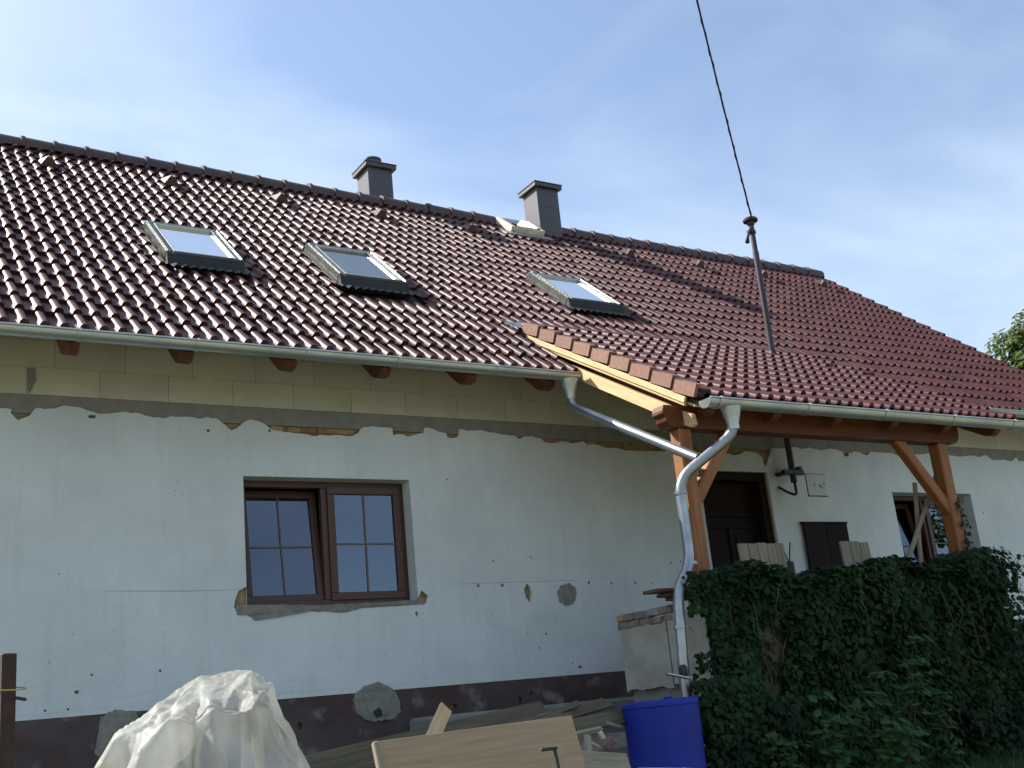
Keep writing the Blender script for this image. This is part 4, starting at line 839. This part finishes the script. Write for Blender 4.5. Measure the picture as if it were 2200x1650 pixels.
# ------------------------------------------------------------------ plastic sheet draped over a heap (simple cloth relaxation)
from mathutils import noise as mnoise
def tarp():
    """taut hull over the supports, sagging between them, with ridged creases running down from the high points"""
    sup = [onY(a, c, Y) for a, c, Y in ((430, 1452, 5.15), (500, 1441, 5.1), (541, 1440, 5.0), (587, 1467, 4.9), (586, 1472, 5.45), (460, 1470, 5.6), (335, 1507, 5.05), (245, 1588, 4.95), (470, 1512, 4.72), (545, 1510, 4.66), (572, 1525, 4.68), (610, 1540, 5.05), (350, 1560, 4.72))]
    sup += [np.array([x, y, gz(x, y)]) for x, y in ((.48, 4.75), (.62, 5.5), (.95, 4.25), (1.5, 4.1), (2.0, 4.35), (2.3, 4.9), (2.25, 5.5), (1.5, 5.95), (.9, 5.85))]
    bmh = bmesh.new()
    for p_ in sup: bmh.verts.new(p_)
    r_ = bmesh.ops.convex_hull(bmh, input=bmh.verts); bmesh.ops.delete(bmh, geom=[g for g in r_['geom_interior'] if isinstance(g, bmesh.types.BMVert)], context='VERTS')
    bmesh.ops.delete(bmh, geom=[f for f in bmh.faces if f.normal.z < -.5], context='FACES')
    hv = [v.co.copy() for v in bmh.verts]; he = [(e.verts[0].co.copy(), e.verts[1].co.copy()) for e in bmh.edges]
    bmesh.ops.triangulate(bmh, faces=bmh.faces)
    for k in range(3):
        le = [e for e in bmh.edges if e.calc_length() > .03]
        bmesh.ops.subdivide_edges(bmh, edges=le, cuts=2 if k < 2 else 1, use_grid_fill=True); bmesh.ops.triangulate(bmh, faces=bmh.faces)
    bmh.normal_update(); EA = np.array([a for a, c in he]); EB = np.array([c for a, c in he]); ED = EB-EA; EL = (ED**2).sum(1); out_ = []
    for v in bmh.verts:
        p_ = np.array(v.co); t_ = np.clip(((p_-EA)*ED).sum(1)/EL, 0, 1); dd = np.sqrt((((EA+ED*t_[:, None])-p_)**2).sum(1)).min()
        sag = -.35*dd if dd < .1 else -.035-.12*(dd-.1)
        a_ = atan2(p_[1]-5.05, p_[0]-1.5); rr_ = hypot(p_[1]-5.05, p_[0]-1.5)
        q1 = Vector((a_*2.6, p_[2]*1.0, rr_*.8)); r1 = 1-abs(mnoise.noise(q1*1.3+Vector((3.1, 0, 0))))*2.6
        r2 = 1-abs(mnoise.noise(Vector((a_*6.5+p_[2]*1.2, p_[2]*2.2, 4.))))*2; r3 = mnoise.noise(Vector(p_)*9)
        low = min(1, max(.06, (.27-p_[2])*2.4))
        w1 = mnoise.voronoi(Vector((p_[0]*4.2+.35*r3, p_[1]*4.2, p_[2]*3.1+.2*r3)))[0]; w2 = mnoise.voronoi(Vector((p_[0]*9+5, p_[1]*9, p_[2]*6)))[0]
        out_.append(v.normal*(sag+low*(.12*(r1-.6)+.045*(r2-.6))-(.3+.7*low)*(.10*(w1[1]-w1[0]-.2)+.03*(w2[1]-w2[0]-.2))))
    for v, d_ in zip(bmh.verts, out_): v.co += d_
    me = [tuple(v.co) for v in bmh.verts]; bmh.verts.index_update(); fs = [tuple(v.index for v in f.verts) for f in bmh.faces]; bmh.free(); return me, fs
tm_ = bpy.data.materials.new('plastic_sheet'); tm_.use_nodes = True; t = tm_.node_tree; b_ = t.nodes['Principled BSDF']
b_.inputs['Base Color'].default_value = (.5, .51, .49, 1); b_.inputs['Roughness'].default_value = .5; b_.inputs['Specular IOR Level'].default_value = .35
tl = t.nodes.new('ShaderNodeBsdfTranslucent'); tl.inputs[0].default_value = (.5, .52, .47, 1); tp_ = t.nodes.new('ShaderNodeBsdfTransparent'); ms = t.nodes.new('ShaderNodeMixShader'); ms.inputs[0].default_value = .58; m2 = t.nodes.new('ShaderNodeMixShader'); m2.inputs[0].default_value = .14
ge = t.nodes.new('ShaderNodeNewGeometry'); nz = t.nodes.new('ShaderNodeTexVoronoi'); nz.feature = 'DISTANCE_TO_EDGE'; nz.inputs['Scale'].default_value = 17; bp = t.nodes.new('ShaderNodeBump'); bp.inputs['Strength'].default_value = .3; bp.inputs['Distance'].default_value = .02
t.links.new(ge.outputs['Position'], nz.inputs['Vector']); t.links.new(nz.outputs[0], bp.inputs['Height']); t.links.new(bp.outputs[0], b_.inputs['Normal'])
dn = t.nodes.new('ShaderNodeTexNoise'); dn.inputs['Scale'].default_value = 4.5; dn.inputs['Detail'].default_value = 8; dr2 = t.nodes.new('ShaderNodeMapRange'); dr2.inputs[1].default_value = .42; dr2.inputs[2].default_value = .72
dm = t.nodes.new('ShaderNodeMix'); dm.data_type = 'RGBA'; dm.inputs[6].default_value = (.52, .53, .51, 1); dm.inputs[7].default_value = (.3, .29, .23, 1)
t.links.new(ge.outputs['Position'], dn.inputs['Vector']); t.links.new(dn.outputs[0], dr2.inputs[0]); t.links.new(dr2.outputs[0], dm.inputs[0]); t.links.new(dm.outputs[2], b_.inputs['Base Color']); t.links.new(dm.outputs[2], tl.inputs[0])
t.links.new(b_.outputs[0], ms.inputs[1]); t.links.new(tl.outputs[0], ms.inputs[2]); t.links.new(ms.outputs[0], m2.inputs[1]); t.links.new(tp_.outputs[0], m2.inputs[2]); t.links.new(m2.outputs[0], t.nodes['Material Output'].inputs[0])
M['tarp'] = tm_
m = MB(); m.add(*tarp())
o = m.build('plastic_sheet', 'tarp', smooth=True, recalc=False, label='crumpled milky plastic sheet draped over a heap in the sun', cat='sheet')
sd = o.modifiers.new('sub', 'SUBSURF'); sd.levels = 1; sd.render_levels = 1
cv = empty('mixer_shade_core', (1.5, 5.1, gz(1.5, 5.1)), 'unseen mixer drum under the milky plastic sheet, slimmed to shade it from within', 'mixer')  # presumed mixer, cut to a dark core for light patterns in the sheet
m = MB(); m.lathe((1.5, 5.1, gz(1.5, 5.1)), [(.12, 0), (.14, .1), (.18, .5), (.16, .8), (.05, 1.0)], 20); m.build('drum', 'oldwood', cv, smooth=True)

# ------------------------------------------------------------------ foliage
def leaf_geo(kind):
    if kind == 'ivy': pts = [(0, -.42), (.28, -.5), (.5, -.1), (.28, .02), (.24, .3), (0, .55), (-.24, .3), (-.28, .02), (-.5, -.1), (-.28, -.5)]
    elif kind == 'lance': pts = [(0, -.5), (.16, -.25), (.2, 0), (.12, .3), (0, .55), (-.12, .3), (-.2, 0), (-.16, -.25)]
    else: pts = [(0, -.5), (.26, -.2), (.27, .1), (0, .5), (-.27, .1), (-.26, -.2)]
    V = [(0, 0, .06)]+[(a, c, -.12*abs(a)) for a, c in pts]; k = len(pts)
    return np.array(V), [(0, i+1, (i+1) % k+1) for i in range(k)]
def leaves(mb, pos, nrm, size, kind, q, droop=.6):
    V0, F0 = leaf_geo(kind); k = len(V0); out = []
    for p, nn, s in zip(pos, nrm, size):
        z = nn/np.linalg.norm(nn); d = np.array([q.normal(0, .5), q.normal(0, .5), -droop+q.normal(0, .45)]); y = d-z*(d@z); y /= np.linalg.norm(y)+1e-9; x = np.cross(y, z)
        n0 = len(mb.v); W_ = (V0*s)@np.stack([x, y, z])+p
        mb.v += [tuple(v) for v in W_]; mb.f += [tuple(i+n0 for i in f) for f in F0]
q = np.random.default_rng(21)
def fnoise(x, z): return .5*sin(x*2.3+1.1)*sin(z*2.9+.4)+.3*sin(x*5.1+z*3.7)+.2*sin(x*9.7-z*8.1+2)
ivy = empty('ivy', (8.6, 7.2, gz(8.6, 7.2)), 'dense dark ivy hanging over the terrace front wall', 'ivy')
def topline(x): return .925+.05*sin(x*3.1)+.04*sin(x*7.3+1)+(.0 if x < 9.4 else .07*sin(min(1, (x-9.4)/.9)*pi))
pos = []; nrm = []; siz = []
gaps = [(7.05, .35, .16, .22), (6.95, -.02, .14, .2), (8.9, .42, .09, .18), (7.45, .25, .08, .14)]
for i in range(21000):
    x = q.uniform(6.36, 10.32); zt = topline(x); z0 = gz(x, 7); z = z0+(zt-z0)*q.random()**.85
    if x > 10.0 and q.random() < (x-10.0)*3.2: continue
    if any(((x-a)/rx_)**2+((z-c)/rz_)**2 < 1+.5*q.normal() for a, c, rx_, rz_ in gaps): continue
    bulge = .06+.17*(fnoise(x, z)+.7)+.16*max(0, (z0+.9-z))*.6+.3*max(0, x-9.3)*(.6+.4*sin(z*3+1))
    left = max(0, 1-(x-6.36)/.35); y = 7.28-bulge*(1-left*.6)*q.uniform(.1, 1.1)
    pos.append((x, y, z)); nrm.append((q.normal(0, .45)-.1*left, -1, .45+q.normal(0, .4))); siz.append(q.uniform(.03, .06)*(1.6 if q.random() < .35 else 1))
for i in range(2600):   # crown of the wall
    x = q.uniform(6.5, 10.15); zt = topline(x); y = q.uniform(7.05, 7.62)
    pos.append((x, y, zt+q.uniform(-.05, .06)-.25*abs(y-7.3)**1.5)); nrm.append((q.normal(0, .4), -.5+q.normal(0, .4), 1)); siz.append(q.uniform(.045, .085))
for i in range(1500):   # bushy right end
    a = q.uniform(0, 2*pi); r_ = q.random()**.5; x = 9.82+.36*r_*cos(a); z = .90+.20*r_*sin(a); y = 7.1+q.uniform(-.2, .4)
    pos.append((x, y, z)); nrm.append((cos(a)*.5+q.normal(0, .4), -1, sin(a)*.5+.4+q.normal(0, .3))); siz.append(q.uniform(.04, .075))
for i in range(260):    # climbing the right-hand post
    z = .9+q.random()**1.6*.75; x = PRX+.07+q.normal(0, .035); pos.append((x, 7.46+q.uniform(-.03, .1), z)); nrm.append((.4+q.normal(0, .4), -1, .3)); siz.append(q.uniform(.025, .05))
for i in range(1500):   # spilling over beside the drum
    x = q.uniform(6.05, 6.55); z = q.uniform(-.9, .08); pos.append((x, 7.12+q.uniform(-.12, .12)-.1*(x-6.05), z)); nrm.append((q.normal(0, .5)-.3, -1, .4)); siz.append(q.uniform(.035, .07))
for i in range(420):    # creeping round the pipe foot
    x = q.uniform(6.2, 6.55); z = q.uniform(-.5, .3) if q.random() < .6 else q.uniform(.6, .95); pos.append((x+.0, 7.22+q.uniform(-.05, .1), z)); nrm.append((q.normal(0, .5)-.3, -1, .4)); siz.append(q.uniform(.035, .07))
m = MB(); tend = []
for i in range(26):     # stray tendrils at the right end and hanging down the face
    if i < 14: p = np.array([10.02+q.uniform(-.1, .12), 7.05+q.uniform(-.15, .25), q.uniform(-.1, 1.0)]); d = np.array([.055, -.01, q.uniform(-.04, .05)])
    else: p = np.array([q.uniform(6.6, 10.0), 7.02+q.uniform(-.05, .05), q.uniform(.5, .9)]); d = np.array([q.uniform(-.02, .02), -.008, -.07])
    pts = [p]
    for k in range(7): d = d+q.normal(0, .014, 3)+np.array([0, 0, -.012 if i < 14 else 0]); p = p+d; pts.append(p)
    m.tube(pts, [.006-.0006*k for k in range(8)], 5)
    for p in pts[1:]:
        for k in range(2): pos.append(tuple(p+q.normal(0, .02, 3))); nrm.append((q.normal(0, .5), -1, .4)); siz.append(q.uniform(.03, .055))
for i in range(30):     # woody stems on the wall
    x = q.uniform(6.5, 10.1); p = np.array([x, 7.25, gz(x, 7.2)]); pts = [p]
    for k in range(9): p = p+np.array([q.normal(0, .05), -.004, .19]); pts.append(p)
    m.tube(pts, [.016-.0013*k for k in range(10)], 5)
m.build('stem', 'stem', ivy, smooth=True)
m = MB(); leaves(m, np.array(pos), np.array(nrm), siz, 'ivy', q); m.build('foliage', 'ivy', ivy, kind='stuff', recalc=False)
# leafy weeds in front of the ivy
def weed(x, y, h, nst, label, sz, kind='lance'):
    e = empty('weed_plant', (x, y, gz(x, y)), label, 'plant', 'weeds in front of the ivy'); st = MB(); lf = MB(); P_ = []; N_ = []; Z_ = []
    for i in range(nst):
        a = q.uniform(0, 2*pi); hh = h*q.uniform(.7, 1); p = np.array([x, y, gz(x, y)]); d = np.array([.25*cos(a), .2*sin(a)-.1, 1.]); d /= np.linalg.norm(d); pts = [p]
        for k in range(6): d = d+np.array([q.normal(0, .05), q.normal(0, .05)-.02, -.03]); p = p+d/np.linalg.norm(d)*hh/6; pts.append(p)
        st.tube(pts, [.008-.001*k for k in range(7)], 5)
        for k in range(1, 7):
            for j in range(8 if k < 6 else 12):
                b2 = q.uniform(0, 2*pi); r_ = sz*q.uniform(.5, 1.6); P_.append(pts[k]+np.array([r_*cos(b2), r_*sin(b2)*.8-.02, -.2*r_+q.uniform(-.01, .03)])); N_.append((cos(b2)*.4, -.55+sin(b2)*.3, .9)); Z_.append(sz*q.uniform(.8, 1.4))
    st.build('stem', 'stem', e, smooth=True); leaves(lf, np.array(P_), np.array(N_), Z_, kind, q, .25); lf.build('foliage', 'leaf', e, kind='stuff', recalc=False)
weed(7.75, 6.7, 1.28, 3, 'tallest bright green weed in front of the ivy', .085)
weed(7.35, 6.65, 1.0, 3, 'bright green weed left of the tallest weed', .08)
weed(6.95, 6.7, .95, 3, 'leafy weed below the bare patch in the ivy', .08, 'oval')
weed(8.25, 6.6, .8, 3, 'low leafy weed right of the tallest weed', .075)
weed(6.5, 6.75, .6, 3, 'low weed at the foot of the ivy beside the drum', .06, 'oval')
weed(7.2, 6.35, .62, 3, 'short broad weed nearest the bottom edge', .08, 'oval')
# grass
m = MB(); k = 0
for i in range(9000):
    x = q.uniform(6.6, 11.5); y = q.uniform(5.0, 7.0)
    z = gz(x, y); h = q.uniform(.06, .2); a = q.uniform(0, pi); w_ = q.uniform(.003, .006); l = q.normal(0, .4, 2)*h
    n0 = len(m.v); m.v += [(x-w_*cos(a), y-w_*sin(a), z-.02), (x+w_*cos(a), y+w_*sin(a), z-.02), (x+l[0], y+l[1], z+h)]; m.f.append((n0, n0+1, n0+2))
m.build('grass', 'grass', kind='stuff', recalc=False, label='rank green grass in front of the ivy', cat='grass')
# trees: one beyond the gable, one behind the viewer that shows in the right-hand window
def tree(name, x, y, h, R, label, nleaf, seed, lsz):
    qq = np.random.default_rng(seed); z0 = gz(x, y); e = empty(name, (x, y, z0), label, 'tree'); tb = MB()
    tb.tube([(x, y, z0-.1), (x+.1, y, z0+h*.25), (x+.05, y+.1, z0+h*.5), (x, y, z0+h*.85)], [.26, .2, .14, .05], 10)
    cl = []
    for i in range(46):
        d = qq.normal(0, 1, 3); d /= np.linalg.norm(d); r_ = R*qq.uniform(.45, 1.0); c = np.array([x, y, z0+h*.62])+d*r_*np.array([1, 1, h*.36/R]); cl.append((c, qq.uniform(.35, .8)*R*.33))
        s = np.array([x, y, z0+h*qq.uniform(.3, .65)]); mid = (s+c)/2+np.array([0, 0, .3]); tb.tube([s, mid, c], [.06, .04, .012], 6)
    tb.build('trunk', 'bark', e, smooth=True); P_ = []; N_ = []; Z_ = []
    for i in range(nleaf):
        c, r_ = cl[qq.integers(len(cl))]; d = qq.normal(0, 1, 3); d /= np.linalg.norm(d); P_.append(c+d*r_*qq.random()**.4*np.array([1, 1, .75])); N_.append(d*.6+np.array([0, 0, .7])+qq.normal(0, .3, 3)); Z_.append(lsz*qq.uniform(.7, 1.3))
    lf = MB(); leaves(lf, np.array(P_), np.array(N_), Z_, 'oval', qq, .5); lf.build('crown', 'treeleaf', e, recalc=False)
tree('broadleaf_tree', 37.0, 20.5, 13.0, 4.2, 'leafy green tree showing beyond the right end of the roof', 40000, 12, .2)
tree('garden_tree', 25.0, -1.5, 7.5, 3.0, 'garden tree mirrored in the right-hand window pane', 7000, 6, .17)
